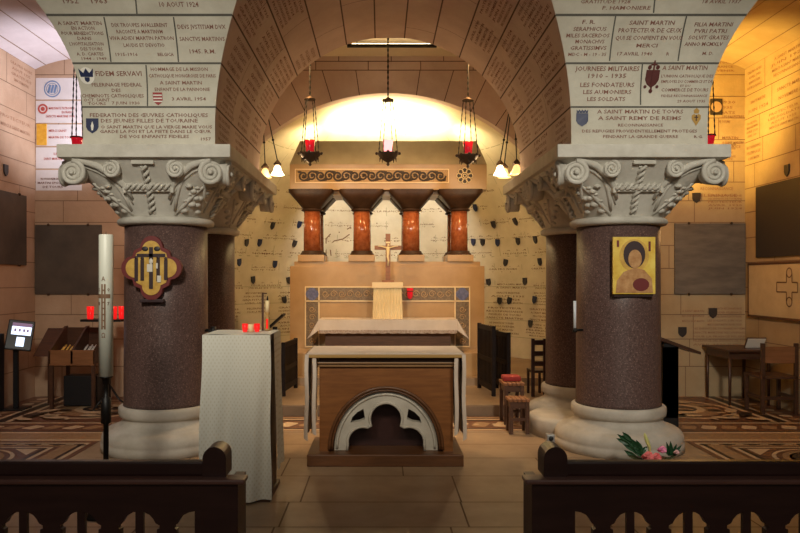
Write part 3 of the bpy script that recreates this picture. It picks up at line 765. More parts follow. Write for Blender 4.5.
# ------------------------------------------------------------------ columns
CXL, CXR, CY1, CY2 = -2.095, 2.32, 7.045, 8.36
def spiral(c, r, turns, ax, sgn, n=40):
    pts = []
    for i in range(n+1):
        t = i/n; a = sgn*2*pi*turns*t+pi/2; rr = r*(1-t*.86)
        dx, dz = rr*cos(a), rr*sin(a)
        pts.append((c[0]+dx*ax[0], c[1]+dx*ax[1]-0.0, c[2]+dz))
    return pts
def make_column(label, x, y, rich=True):
    t = thing('column', label, 'column', (x, y, 0))
    mb = MB()
    mb.lathe([(r_*.925, z_) for r_, z_ in [(.655,0),(.655,.075),(.645,.085),(.65,.10),(.648,.14),(.625,.18),(.585,.205),(.53,.215),(.525,.225),(.49,.235),(.455,.26),(.44,.295),(.445,.305),(.455,.31),
              (.475,.325),(.482,.35),(.482,.375),(.480,.40),(.465,.415),(.44,.42)]], n=56)
    mb.build('base', M_BASE, t)
    mb = MB(); mb.lathe([(.404,.42),(.398,.45),(.394,1.3),(.39,2.14)], n=56); mb.build('shaft', M_GRAN, t)
    if not rich:
        mb = MB(); mb.lathe([(.52,0),(.52,.165),(.51,.185),(.48,.20),(.40,.205)], (-.22 if x > 0 else .22, -.70, 0), 48); mb.build('plinth', M_BASE, t)
    # capital bell
    mb = MB()
    mb.lathe([(.41,2.135),(.445,2.145),(.458,2.165),(.455,2.19),(.435,2.205),(.42,2.21)], n=48)
    NR = 12
    def rrp(tt): return .415+.312*tt**1.45, 2+9*tt**1.1
    def bell(i, j):
        a = 2*pi*i; tt = j; rr, p = rrp(tt)
        c, s = abs(cos(a)), abs(sin(a)); k = (c**p+s**p)**(-1/p)
        return (rr*k*cos(a), rr*k*sin(a), 2.205+.485*tt)
    mb.grid(bell, 96, NR, True, True)
    cap = mb.build('capital', M_CARVE, t)
    def surf(x_, z_):
        rr, p = rrp(max(0, min(1, (z_-2.205)/.485))); x_ = min(abs(x_), rr*.985)
        return (rr**p-x_**p)**(1/p)
    def on(x_, z_, o=0.0): return (x_, -surf(x_, z_)-o, z_)
    for fc_ in ([0, 1, -1] if rich else [1, -1]):
        M = Matrix.Rotation(fc_*pi/2, 4, 'Z')
        for sg in (-1, 1):
            mb = MB(); mb.M = M
            c = (sg*.608, -.735, 2.562)
            mb.tube(spiral(c, .105, 2.4, (1, 0), sg, 48), [.024-.010*i/48 for i in range(49)], 8)
            mb.cyl((c[0], -.735, c[2]), (c[0], -.60, c[2]), .100, .09, 20)
            mb.ball((c[0], -.755, c[2]), .022, 10, 6)
            for dz, r_, o in ((0, .034, .0), (-.05, .016, -.004)):
                st = [on(sg*.17, 2.36+dz, o), on(sg*.22, 2.47+dz, o), on(sg*.31, 2.565+dz, o), on(sg*.42, 2.635+dz, o), on(sg*.53, 2.668+dz*.8, o)]+([(sg*.608, -.73, 2.67)] if dz == 0 else [])
                mb.tube(st, [r_*.5, r_*.8, r_, r_, r_*.9]+([r_*.7] if dz == 0 else []), 8)
            mb.build('volute', M_CARVE, cap)
            mb = MB(); mb.M = M; c = (sg*.285, -.70, 2.60)
            mb.tube(spiral(c, .076, 2.2, (1, 0), sg, 40), [.019-.008*i/40 for i in range(41)], 8)
            mb.cyl((c[0], -.70, c[2]), (c[0], -.55, c[2]), .072, .065, 18)
            mb.ball((c[0], -.713, c[2]), .016, 8, 6)
            mb.tube([on(sg*.32, 2.53), on(sg*.27, 2.45), on(sg*.23, 2.36), on(sg*.20, 2.26)], [.014, .018, .018, .014], 8)
            mb.build('volute', M_CARVE, cap)
            mb = MB(); mb.M = M
            for (x_, z_, w_) in ((.27,2.262,.042), (.345,2.318,.044), (.42,2.372,.042), (.49,2.425,.038), (.55,2.465,.032), (.36,2.40,.026), (.43,2.455,.026), (.30,2.345,.024)):
                p_ = on(sg*x_, z_, -.012); mb.ball(p_, (w_, .034, w_*.62), 10, 8)
            mb.tube([on(sg*.19, 2.225, -.01), on(sg*.27, 2.30, -.012), on(sg*.40, 2.415, -.012), on(sg*.52, 2.50, -.012)], [.016,.022,.022,.014], 8)
            mb.build('leaf_carving', M_CARVE, cap)
        if True:
            # braided cross
            mb = MB(); mb.M = M
            def yy(z): return -surf(0, z)-.012
            zb, zt = 2.235, 2.63
            for ph in (0, pi):
                pts = []
                for i in range(49):
                    s_ = i/48; z = zb+(zt-zb)*s_; a = ph+s_*2*pi*4.0
                    pts.append((.022*cos(a), yy(z)+.022*sin(a), z))
                mb.tube(pts, .0155, 6)
                pts = []
                for i in range(41):
                    s_ = i/40; xx = -.20+.40*s_; a = ph+s_*2*pi*4.0
                    pts.append((xx, yy(2.46)-.01+.022*sin(a), 2.46+.022*cos(a)))
                mb.tube(pts, .0155, 6)
            mb.box((0, yy(2.645)+.0, 2.655), (.20, .06, .035), .008)
            mb.box((0, yy(2.46)+.02, 2.46), (.44, .05, .085), .006)
            for sg in (-1, 1): mb.box((sg*.215, yy(2.46)+.015, 2.46), (.03, .06, .11), .006)
            mb.build('braided_cross', M_CARVE, cap)
    return t
make_column('thick granite column at left front with the cross-shaped icon hanging on it', CXL, CY1)
make_column('granite column behind the front left column that bears the cross-shaped icon', CXL, CY2, False)
make_column('thick granite column at right front with the gold rectangular icon on it', CXR, CY1)
make_column('granite column behind the front right column, beside the wooden benches', CXR, CY2, False)
for nm, cx in (('trim_1', -2.068), ('trim_2', 2.298)):
    mb = MB(); mb.b2(cx-.757, cx+.757, 6.27, 9.08, 2.69, 2.805, .008); struct(mb.build(nm, M_CARVE))

# ------------------------------------------------------------------ icons on the columns
t = thing('cross_icon', 'painted cross-shaped icon with lobed ends and red border on the left column', 'icon', (-2.096, 6.60, 1.73))
k = 6.6/F
def lobed(s):
    pts = []
    sq, r, d = 15*k*s, 8.6*k*s, 16.5*k*s
    for q in range(4):
        a0 = q*pi/2
        c = (d*cos(a0), d*sin(a0)*1.08)
        pts.append((sq*(cos(a0)+sin(a0)), sq*(sin(a0)-cos(a0)))) 
        for j in range(13):
            a = a0-pi*.5+pi*j/12; pts.append((c[0]+r*cos(a)*1.1, c[1]+r*sin(a)*1.15))
    return pts
mb = MB(); mb.prism([(a*1.0, b*1.0) for a, b in lobed(1.16)], 'y', -.02, .025); mb.build('border_board', M_ICONR, t)
mb = MB(); mb.prism(lobed(.98), 'y', -.026, -.012); pn = mb.build('gilded_panel', M_ICONG, t)
mb = MB(); mb.box((0, -.03, .0), (.035, .006, .38)); mb.box((0, -.03, .115), (.26, .006, .03)); mb.build('painted_cross', M_ICOND, pn)
for x, h in ((-.135, .20), (-.08, .19), (.065, .20), (.135, .18)):
    mb = MB(); mb.box((x, -.030, -.02), (.032, .006, h)); mb.ball((x, -.03, -.02+h/2+.012), (.016, .004, .018), 8, 6); mb.build('painted_figure', M_ICOND, pn)
for c_, d_ in (((-.01, -.035, .0), (.05, .004, .07)), ((.075, -.035, -.10), (.035, .004, .06)), ((.055, -.035, .02), (.016, .004, .05))): mb = MB(); mb.box(c_, d_); mb.build('painted_garment', M_ICONW, pn)
mb = MB()
mb.ball((0, -.032, .06), (.02, .006, .028), 8, 6); mb.build('painted_head', M_ICONW, pn)
for q in (-1, 1): mb = MB(); mb.ball((q*.055, -.030, .175), (.03, .004, .022), 8, 6); mb.build('painted_angel', M_SHD, pn)
mb = MB(); mb.b2(-.11, .11, -.02, .03, -.315, -.285, .005); mb.build('support_ledge', M_ICOND, t)

t = thing('gold_icon', 'rectangular gold icon with a dark-hooded figure on the right column', 'icon', (2.322, 6.61, 1.753))
mb = MB(); mb.b2(-.195, .195, -.015, .012, -.262, .262, .004); mb.build('panel', M_ICONY, t)
mb = MB(); mb.b2(-.175, .18, .012, .03, -.285, -.255); mb.build('support_ledge', M_ICOND, t)
def flat(name, pts, m, y): mb = MB(); mb.prism(pts, 'y', y-.003, y); return mb.build(name, m, t)
flat('painted_halo', circ(.0, .09, .135, 28, .15), M_ICONG, -.015)
flat('painted_robe', [(-.17,-.25),(.17,-.25),(.16,-.12),(.09,-.04),(.0,-.02),(-.1,-.06),(-.16,-.14)], M_ICONB, -.018)
flat('painted_hood', circ(.0, .10, .10, 24, .125), M_ICOND, -.018)
flat('painted_face', circ(.005, .06, .062, 20, .085), M_ICONB, -.021)
flat('painted_sleeve', circ(.06, -.175, .075, 18, .06), M_ICONR, -.021)
flat('painted_marks', [(-.16,.17),(-.14,.17),(-.14,.23),(-.16,.23)], M_ICONR, -.017); flat('painted_marks', [(.13,.13),(.15,.13),(.15,.22),(.13,.22)], M_ICONR, -.017)

# small fittings on the columns
mb = MB(); mb.cyl((-1.70, 7.0, 1.13), (-1.62, 6.97, 1.13), .016, n=8); mb.cyl((-1.62, 6.97, 1.05), (-1.62, 6.97, 1.17), .02, .028, 10)
tag(mb.build('wall_bracket', M_IRON, origin=Vector((-1.66,6.98,1.1))), 'small black iron bracket on the inner side of the left front column', 'bracket')
t = thing('holder_lamp', 'small pale glass tube on an iron bracket at inner side of right front column', 'lamp', (1.86, 6.90, 1.10))
mb = MB(); mb.cyl((0, 0, .06), (0, 0, .32), .014, n=10); mb.build('glass_tube', M_GLASSP, t)
mb = MB(); mb.cyl((0, 0, .02), (0, 0, .06), .024, .016, 10); mb.cyl((0, 0, .04), (.08, .03, .04), .012, n=8); mb.build('bracket', M_IRON, t)

# ------------------------------------------------------------------ front altar
t = thing('altar', 'free-standing wooden altar with arched stone tracery front before the tomb', 'altar', (.04, 6.6, 0))
a0 = -.68; a1 = .68
mb = MB(); mb.b2(a0, a1, -.36, .36, 0, .105, .008); mb.build('plinth', M_ALTD, t)
# body with arched recess
bx0, bx1 = PX(319.5, 6.36)-.04, PX(453, 6.36)-.04
cx = PX(386, 6.36)-.04
def arch_pts(rx, rz, zb, n=28): return [(cx+rx*cos(pi*i/n), zb+rz*sin(pi*i/n)) for i in range(n+1)]
outer = [(bx0, .105), (bx1, .105), (bx1, .855), (bx0, .855)]
mb = MB()
op = [(cx+.505, .105)]+arch_pts(.505, .56, .115)+[(cx-.505, .105)]
shape = [(bx0, .105), (cx-.505, .105)]+list(reversed(arch_pts(.505, .555, .12)))+[(cx+.505, .105), (bx1, .105), (bx1, .855), (bx0, .855)]
mb.holed(shape, [], 'y', -.24, -.08)
mb.b2(bx0, bx1, .021, .28, .105, .855); mb.b2(bx0, bx0+.05, -.09, .03, .105, .855); mb.b2(bx1-.05, bx1, -.09, .03, .105, .855); mb.b2(bx0, bx1, -.09, .03, .70, .855)
mb.build('body', M_ALT, t)
mb = MB(); mb.b2(bx0+.06, bx1-.06, -.012, .02, .106, .70); mb.build('recess_back', M_PEW, t)  # shade inside the recess put into the colour: darker than the body
mb = MB(); mb.tube([(p[0], -.242, p[1]) for p in arch_pts(.50, .55, .12, 36)], .016, 8); mb.tube([(p[0], -.235, p[1]) for p in arch_pts(.475, .525, .12, 36)], .010, 8); mb.build('arch_moulding', M_ALTD, t)
# trefoil tracery
def arc(c, r, d0, d1, n=12, rz=None): return [(c[0]+r*cos(radians(d0+(d1-d0)*i/n)), c[1]+(rz or r)*sin(radians(d0+(d1-d0)*i/n))) for i in range(n+1)]
out = [(cx+.46, .107)]+arch_pts(.46, .505, .125, 36)+[(cx-.46, .107)]
tre = [(cx+.315, .107)]+arc((cx+.185, .245), .135, -25, 105, 10)+arc((cx, .40), .165, -22, 202, 18, .135)+arc((cx-.185, .245), .135, 75, 205, 10)+[(cx-.315, .107)]
LL = [(cx-.345, .107)]+list(reversed(arc((cx-.205, .18), .137, 72, 188, 12)))
CC = list(reversed(arc((cx, .385), .145, -24, 204, 20)))
RR = list(reversed(arc((cx+.205, .18), .137, -8, 108, 12)))+[(cx+.345, .107)]
shape = [(cx-.46, .107)]+LL+CC+RR+[(cx+.46, .107)]+arch_pts(.46, .505, .125, 36)
eyes = []
for sg in (-1, 1): eyes.append([(cx+sg*.185, .385), (cx+sg*.24, .36), (cx+sg*.315, .35), (cx+sg*.30, .40), (cx+sg*.255, .445), (cx+sg*.20, .475)])
mb = MB(); mb.holed(shape, eyes, 'y', -.20, -.10)
mb.tube([(p[0], -.205, p[1]) for p in LL+CC+RR], .013, 8)
mb.tube([(p[0], -.205, p[1]) for p in arch_pts(.435, .48, .125, 36)], .012, 8)
mb.build('stone_tracery', M_CARVE, t)
mb = MB(); mb.b2(bx0-.02, bx1+.02, -.27, .30, .855, .885, .006); mb.b2(bx0-.04, bx1+.04, -.29, .31, .885, .90, .004); mb.build('cornice_moulding', mat('altar_light_wood', (.24,.13,.055), .4, (.32,.18,.08), 4, stretch=(1,6,9)), t)
mb = MB(); mb.b2(bx0, bx1, -.25, .28, .90, .945); mb.build('frieze', M_ALTD, t)
mb = MB(); mb.b2(a0, a1, -.36, .35, .945, .975, .004); mb.build('table_top', M_GOLDW, t)
cl = MB(); cl.b2(a0-.002, a1+.002, -.362, .36, .975, .983, .003)
# hanging ends of the altar cloth
for sg, xx in ((-1, a0), (1, a1)):
    def drop(i, j): return (xx+sg*(.006+.012*sin(j*5+i*7)*.6+.01*j), -.36+.72*i, .982-.755*j)
    cl.grid(drop, 20, 10)
    def drop2(i, j): return (xx-sg*(.035+.006*sin(i*9+j*3)), -.34+.68*i, .95-.68*j)
    cl.grid(drop2, 14, 8)
for sg, xx in ((-1, a0), (1, a1)):
    cl.grid(lambda i, j: (xx+sg*(.016-.034*i+.008*j+.004*sin(j*9)), -.364-.006*sin(i*3), .975-(.73+.02*i)*j), 4, 10)
    cl.grid(lambda i, j: (xx-sg*(.045+.034*i+.004*sin(j*7)), -.345-.006*sin(i*3), .945-(.66+.02*i)*j), 4, 10)
ct = tag(cl.build('altar_cloth', M_CLOTHR, origin=Vector((.0,0,0))), 'white linen cloth over the free-standing wooden altar, hanging at both ends', 'cloth')
ct.location = (.04, 6.6, 0)

# ------------------------------------------------------------------ lectern with cloth
LY = 5.25
lx0, lx1 = PX(202, LY), PX(270, LY); lz = 1.225
t = thing('lectern', 'wooden lectern mostly hidden under the patterned white cloth', 'lectern', ((lx0+lx1)/2, LY+.25, 0))
hw = (lx1-lx0)/2
mb = MB(); mb.b2(-hw+.02, hw-.005, -.22, .24, lz-.05, lz-.012); mb.build('top', M_BROWNW, t)
for sg in (-1, 1):
    mb = MB(); mb.b2(sg*(hw-.05), sg*(hw-.02), -.20, .22, .02, lz-.05); mb.build('side_panel', M_BROWNW, t)
mb = MB(); mb.b2(-hw+.02, hw-.02, -.2, -.18, .02, lz-.05); mb.build('front_panel', M_BROWNW, t)
mb = MB(); mb.b2(-hw, hw, -.24, .26, 0, .03); mb.build('base', M_BROWNW, t)
mb = MB()
def fr(i, j):  # front fall of the cloth, gathered in folds
    fl = .034*sin(i*10+.6+j*.8)*j+.014*sin(i*23+j*4)*j+.012*sin(i*5-j*6)*j
    x = -hw+.0+2*hw*i; wd = 1+.05*j
    return (x*wd+.004*sin(j*9), -.245-.045*j-fl, lz-.006-(1.20-.0*i)*j)
mb.grid(fr, 40, 30)
mb.grid(lambda i, j: (-hw+2*hw*i, -.245+.50*j, lz-.004+.002*sin(i*9)), 10, 8)
def sd(i, j): return (hw+.006+.03*j+.014*sin(i*10)*j, -.10+.36*i-.02*j, lz-.006-1.02*j)
mb.grid(sd, 18, 16)
o = tag(mb.build('lectern_cloth', M_DAMASK), 'long patterned white cloth draped over the lectern beside the left column', 'cloth'); o.location = t.location
# candles on it
LTX, LTY = t.location.x, t.location.y
gl = MB(); gl.lathe([(.017,0),(.021,.02),(.023,.062),(.02,.062),(.018,.02),(.008,.008)], n=16)
r1 = tag(gl.build('votive_candle', M_REDLIT), 'lit red glass votive at the left of two on the lectern cloth', 'candle', None)
r1.location = (PX(245, LTY), LTY, lz)
r2 = r1.copy(); COL.objects.link(r2); r2.location = (PX(257, LTY), LTY, lz); r2['label'] = 'lit red glass votive at the right of two on the lectern cloth'
gl = MB(); gl.lathe([(.02,0),(.022,.05),(.018,.058)], n=14); o = tag(gl.build('pillar_candle', M_VEIL), 'short ivory candle between the two red votives on the lectern', 'candle'); o.location = (PX(251, LTY), LTY, lz)
t = thing('tall_candle', 'tall gilt candle lamp with red glow at right rear of lectern', 'candle', (PX(267.5, LTY+.12), LTY+.12, lz))
mb = MB(); mb.lathe([(.022,0),(.026,.01),(.016,.03),(.02,.10),(.012,.115),(.018,.13),(.018,.145)], n=14); mb.build('stem', M_GOLDW, t)
mb = MB(); mb.cyl((0,0,.145), (0,0,.235), .016, n=12); mb.build('wax', M_VEIL, t)
mb = MB(); mb.box((0,-.021,.055), (.014,.006,.075)); mb.build('red_window', M_REDLIT, t)
mb = MB(); mb.cyl((0,0,.235), (0,0,.27), .008, .004, 8); mb.build('snuffer', M_IRON, t)
mb = MB(); mb.b2(-.045,-.03,-.005,.01,0,.29); mb.b2(-.045,-.005,-.005,.01,.285,.295); mb.build('upright', M_BROWNW, t)

# ------------------------------------------------------------------ paschal candle
t = thing('paschal_candle', 'tall white paschal candle with brown cross relief on black stand', 'candle', (PX(106, 5.0), 5.0, 0))
zt, zb = PZ(234.5, 5), PZ(376, 5)
mb = MB(); mb.lathe([(.048,zb),(.048,zt-.006),(.044,zt)], n=24); wx = mb.build('wax', M_WAX, t)
mb = MB(); k = 5/F
def onc(u, v, o): a = u/.048; return ((.048+o)*sin(a), -(.048+o)*cos(a), v)
z1 = PZ(291, 5)
strip(mb, onc, 0, PZ(329, 5), 0, PZ(284, 5), .030, .002, 1); strip(mb, onc, -.045, PZ(296, 5), .045, PZ(296, 5), .028, .002, 8)
for i in range(7): strip(mb, onc, -.008, PZ(326-i*6, 5), .008, PZ(326-i*6, 5), .008, .004)
letter(mb, onc, 0, PZ(281, 5), 'A', .032, .026, off=.002); letter(mb, onc, 0, PZ(337, 5), 'Ω', .03, .024, off=.002)
for px, py, s in ((101.5, 291, '2'), (110.5, 291, '0'), (101.5, 305, '1'), (110.5, 305, '7')): letter(mb, onc, (px-106)*k*1.05, PZ(py, 5), s, .022, .015, off=.002)
mb.build('cross_relief', M_INKB, wx, fixn=False)
mb = MB(); mb.cyl((0,0,zt), (0,0,zt+.02), .002, n=6); mb.build('wick', M_IRON, wx)
mb = MB()
mb.lathe([(.17,0),(.17,.015),(.06,.03),(.03,.05),(.018,.08),(.018,.62),(.034,.63),(.034,.80),(.018,.81),(.018,zb-.06),(.026,zb-.055),(.030,zb-.012),(.046,zb-.010),(.046,zb)], n=20)
mb.build('stand', M_IRON, t)

# ------------------------------------------------------------------ tomb monument
TY = 11.04
t = thing('tomb_monument', 'tan marble tomb with columned canopy and mosaic frieze in the apse', 'tomb', (.10, TY, 0))
tx = lambda px: PX(px, TY)-.10
tz = lambda py: PZ(py, TY)
mb = MB(); mb.b2(tx(290), tx(484.5), 0, 1.0, .24, tz(266), .006); mb.b2(tx(294), tx(480.5), .03, .97, tz(266), tz(261.5), .004); mb.b2(tx(288), tx(486), -.02, 1.02, .24, .30)
body = mb.build('base_block', M_TOMB, t)
mb = MB(); mb.b2(-1.52, 1.52, 10.35-TY, 0, .24, .57, .006); mb.build('predella', M_TOMB, t)
# inlay bands on the front: n-shaped frame
mb = MB(); y = -.006
xa, xb, xc, xd = tx(305.5), tx(319), tx(455), tx(469.5); za, zb_, zc = tz(346.5), tz(301), tz(287)
mb.b2(xa, xd, y-.004, .0, zb_, zc); mb.b2(xa, xb, y-.004, 0, za, zb_); mb.b2(xc, xd, y-.004, 0, za, zb_); mb.build('mosaic_band', M_INLAY, body)
mb = MB(); w = .018
def hl(x0, x1, z): mb.b2(x0-w/2, x1+w/2, y-.010, y, z-w/2, z+w/2)
def vl(x, z0, z1): mb.b2(x-w/2, x+w/2, y-.010, y, z0, z1)
hl(xa, xd, zc); hl(xa, xd, zb_); hl(xa, xb, za); hl(xc, xd, za)
vl(xa, za, zc); vl(xb, za, zc); vl(xc, za, zc); vl(xd, za, zc)
mb.build('cream_border', M_CREAM, body)
for x0, x1 in ((xa, xb), (xc, xd)):
    mb = MB(); c = ((x0+x1)/2, (zb_+zc)/2)
    pts = [(c[0]+.085*cos(a)*(1+.18*abs(cos(2*a))), c[1]+.085*sin(a)*(1+.18*abs(cos(2*a)))) for a in [2*pi*i/32 for i in range(32)]]
    mb.prism(pts, 'y', y-.012, y-.002); mb.build('blue_medallion', M_BLUE, body)
mb = MB(); rnd = random.Random(1)
def scroll(mb, x, z, r, y, tr=.008, s=1):
    pts = []
    for i in range(22):
        q = i/21; a = s*q*2*pi*1.4; rr = r*(1-.75*q); pts.append((x+rr*cos(a), y, z+rr*sin(a)))
    mb.tube(pts, tr, 5)
mb = MB(); zz = (zb_+zc)/2
for i in range(16):
    x = xb+.10+i*(xc-xb-.2)/15; scroll(mb, x, zz+.0, .055, y-.006, .006, 1 if i % 2 else -1)
mb.build('scroll_pattern', M_TOMB, body)
for x in ((xa+xb)/2, (xc+xd)/2):
    mb = MB()
    for i in range(5): scroll(mb, x, za+.09+i*.12, .05, y-.006, .006, 1 if i % 2 else -1)
    mb.build('scroll_pattern', M_TOMB, body)
# columns: front row of four, rear row of four
zcap, ztop = tz(207), tz(190); zpl = tz(252.5); zb0 = tz(261.5)
cols = [tx(311), tx(361.5), tx(411.5), tx(460.5)]
for row, yy0 in ((0, .20), (1, .78)):
    for x in cols:
        mb = MB(); mb.cyl((x, yy0, zpl), (x, yy0, zcap), .136, .128, 24); sh = mb.build('column_shaft', M_RMARB, t)
        mb = MB(); mb.b2(x-.20, x+.20, yy0-.20, yy0+.20, zb0, zpl-.035, .005); mb.build('column_plinth', M_TOMB, sh)
        mb = MB(); mb.lathe([(.185,zpl-.035),(.19,zpl-.02),(.18,zpl-.005),(.165,zpl),(.17,zpl+.015),(.16,zpl+.03),(.15,zpl+.032)], (x, yy0, 0), 24); mb.build('column_base', M_CAPD, sh)
        mb = MB()
        def bl(i, j):
            a = 2*pi*i; p = 2+7*min(1, j*1.6); rr = .135+.215*min(1, j*1.15)**1.1
            c, s_ = abs(cos(a)), abs(sin(a)); kk = (c**p+s_**p)**(-1/p)
            return (x+rr*kk*cos(a), yy0+min(rr, .28)*kk*sin(a), zcap-.03+(ztop+.04-zcap)*j)
        mb.lathe([(.15,zcap-.05),(.17,zcap-.04),(.17,zcap-.025),(.152,zcap-.015)], (x, yy0, 0), 24)
        mb.grid(bl, 40, 6, True, True); mb.build('column_capital', M_CAPD, sh)
# entablature + roof
ex0, ex1 = tx(290), tx(486.5); ez0, ez1 = ztop, tz(164.5)
mb = MB(); mb.b2(ex0, ex1, -.03, 1.03, ez0, ez1, .006); mb.b2(tx(318), tx(455), .10, .9, ez0-.06, ez0); mb.build('entablature', M_TOMB, t)
mb = MB()
p = [(ex0, -.03), (ex1, -.03), (ex1, 1.03), (ex0, 1.03)]
q = [(tx(290)+.13, .20), (tx(486.5)-.13, .20), (tx(486.5)-.13, .80), (tx(290)+.13, .80)]
rz1 = PZ(141, TY+.2)
A = [mb.vert((a, b, ez1)) for a, b in p]; B = [mb.vert((a, b, rz1)) for a, b in q]
for i in range(4): mb.face((A[i], A[(i+1) % 4], B[(i+1) % 4], B[i]))
mb.face(B); mb.face(list(reversed(A)))
mb.build('hipped_roof', M_TOMBR, t)
mb = MB(); y = -.032; fx0, fx1, fz0, fz1 = tx(296), tx(448), tz(182.5), tz(170)
mb.b2(fx0, fx1, y-.004, y+.004, fz0, fz1); fz = mb.build('frieze_panel', M_GOLD, t)
mb = MB(); zz = (fz0+fz1)/2; n = 17
for i in range(n):
    x = fx0+.12+i*(fx1-fx0-.24)/(n-1); s = 1 if i % 2 else -1
    scroll(mb, x, zz, .082, y-.008, .015, s); mb.ball((x, y-.008, zz), (.022, .006, .022), 8, 6)
    mb.ball((x+.05, y-.006, zz+s*.062), (.04, .005, .018), 8, 6); mb.ball((x-.06, y-.006, zz-s*.06), (.035, .005, .016), 8, 6)
mb.build('vine_scrolls', M_DKVINE, fz)
mb = MB(); w = .012
mb.b2(fx0-w, fx1+w, y-.01, y+.002, fz0-w, fz0); mb.b2(fx0-w, fx1+w, y-.01, y+.002, fz1, fz1+w); mb.b2(fx0-w, fx0, y-.01, y+.002, fz0, fz1); mb.b2(fx1, fx1+w, y-.01, y+.002, fz0, fz1)
mb.build('cream_border', M_CREAM, fz)
mb = MB(); cxr, czr = tx(464.5), tz(176)
for i in range(8):
    a = i*pi/4; c = (cxr+.085*cos(a), czr+.085*sin(a)); mb.tube([(c[0]+.038*cos(b), y-.004, c[1]+.038*sin(b)) for b in [2*pi*j/12 for j in range(12)]], .007, 5, closed=True)
for r in (.05, .025): mb.tube([(cxr+r*cos(b), y-.004, czr+r*sin(b)) for b in [2*pi*j/16 for j in range(16)]], .008, 5, closed=True)
rs = mb.build('rosette', M_CREAM, t)
mb = MB(); mb.prism(circ(cxr, czr, .118, 24), 'y', -.034, -.028); mb.build('rosette_ground', M_DKVINE, rs)

# mensa (altar slab) and its cloth
MY = 10.45
t2 = thing('altar_slab', 'stone altar slab against the foot of the marble tomb', 'altar', (.106, MY, .57))
mz = PZ(319.5, MY)-.57
mb = MB(); mb.b2(-1.0, 1.0, 0.0, .55, mz-.115, mz-.01, .006); mb.b2(-.985, .985, .02, .55, mz-.16, mz-.115); mb.build('slab', M_CAPD, t2)
mb = MB(); mb.b2(-.92, .92, .12, .55, 0, mz-.16); mb.build('support_block', M_ALTD, t2)
mb = MB()
mb.grid(lambda i, j: (-1.005+2.01*i, -.012+.56*j, mz+.002*sin(i*14)), 20, 4)
mb.grid(lambda i, j: (-1.005+2.01*i+.0*j, -.012-.008*j-.006*sin(i*30)*j, mz-.155*j), 40, 6)
for sg in (-1, 1):
    mb.grid(lambda i, j: (sg*(1.005+.16*j), -.012+.5*i-.02*j+.02*sin(i*8)*j, mz-.29*j+.04*i*j), 10, 6)
for sg in (-1, 1): mb.grid(lambda i, j: (sg*(1.004+.17*j*i), -.014-.03*j*i-.012*sin(i*6)*j, mz-(.155+.125*i)*j), 8, 8)
mb.cur = 1
mb.grid(lambda i, j: (-1.0+2.0*i, -.021-.003*j, mz-.15-.045*j-.010*abs(sin(i*44))*j), 88, 1)
o = tag(mb.build('altar_slab_cloth', [M_CLOTHR, M_LACE]), 'white cloth with lace hem over the altar slab below the tomb', 'cloth'); o.location = t2.location
# veiled tabernacle, crucifix, red lamp
TBY = 10.72
vt = .57+mz
t3 = thing('tabernacle', 'small veiled tabernacle standing on the cloth of the rear altar slab', 'tabernacle', (PX(387.5, TBY), TBY, vt+.003))
w2 = 15*TBY/F; hv = (319-283)*TBY/F
mb = MB(); mb.b2(-w2*.9, w2*.9, -.13, .14, 0, hv-.03); mb.build('casing', M_TOMB, t3)
mb = MB(); mb.b2(-w2*1.02, w2*1.02, -.17, .16, hv-.085, hv, .006); mb.build('valance', M_CREAM, t3)
mb = MB(); mb.grid(lambda i, j: ((-w2+2*w2*i)*(.92+.08*j), -.150-.012*sin(i*62)*(.4+.6*j), hv-.085-(hv-.085)*j), 80, 6); mb.build('veil', M_VEIL, t3)
t4 = thing('crucifix', 'wooden crucifix with pale figure standing on the veiled tabernacle', 'crucifix', (PX(388, TBY), TBY, vt+hv+.004))
ch = (283-234.5)*TBY/F; zc_ = (283-248.5)*TBY/F
mb = MB(); mb.b2(-.036, .036, -.015, .015, .0, ch); mb.b2(-.20, .20, -.016, .016, zc_-.032, zc_+.032); mb.build('cross', M_ORW, t4)
mb = MB(); mb.b2(-.09, .09, -.06, .06, 0, .03, .004); mb.build('foot', M_ORW, t4)
mb = MB()
bz = zc_
mb.tube([(0,-.03,bz-.27),(0.006,-.035,bz-.19),(-.006,-.04,bz-.13),(0,-.03,bz-.09),(0,-.032,bz-.03),(0,-.03,bz+.02)], [.010,.014,.018,.022,.026,.012], 10)
mb.ball((.006,-.04,bz+.035), (.017,.018,.023), 10, 8)
for sg in (-1, 1): mb.tube([(0,-.03,bz-.005),(sg*.05,-.03,bz+.005),(sg*.10,-.025,bz+.02),(sg*.15,-.02,bz+.024)], [.014,.010,.008,.005], 8)
mb.build('figure', M_VEIL, t4)
mb = MB(); mb.b2(-.03,.03,-.02,-.015,bz+.065,bz+.09); mb.build('title_plate', M_CREAM, t4)
YV = TY-.09
t5 = thing('sanctuary_light', 'red glass lamp on the tomb front just right of the veiled tabernacle', 'lamp', (PX(410, YV), YV, PZ(299, YV)))
mb = MB(); mb.lathe([(.012,0),(.04,.03),(.045,.10),(.052,.165),(.047,.165),(.036,.06),(.01,.02)], n=18); mb.build('red_glass', M_REDG, t5)
mb = MB(); mb.cyl((0,.074,.10), (0,.04,.10), .008, n=8); mb.tube([(.05*cos(a), .05*sin(a), .12) for a in [2*pi*j/18 for j in range(18)]], .006, 6, closed=True); mb.build('bracket', M_BRASS, t5)

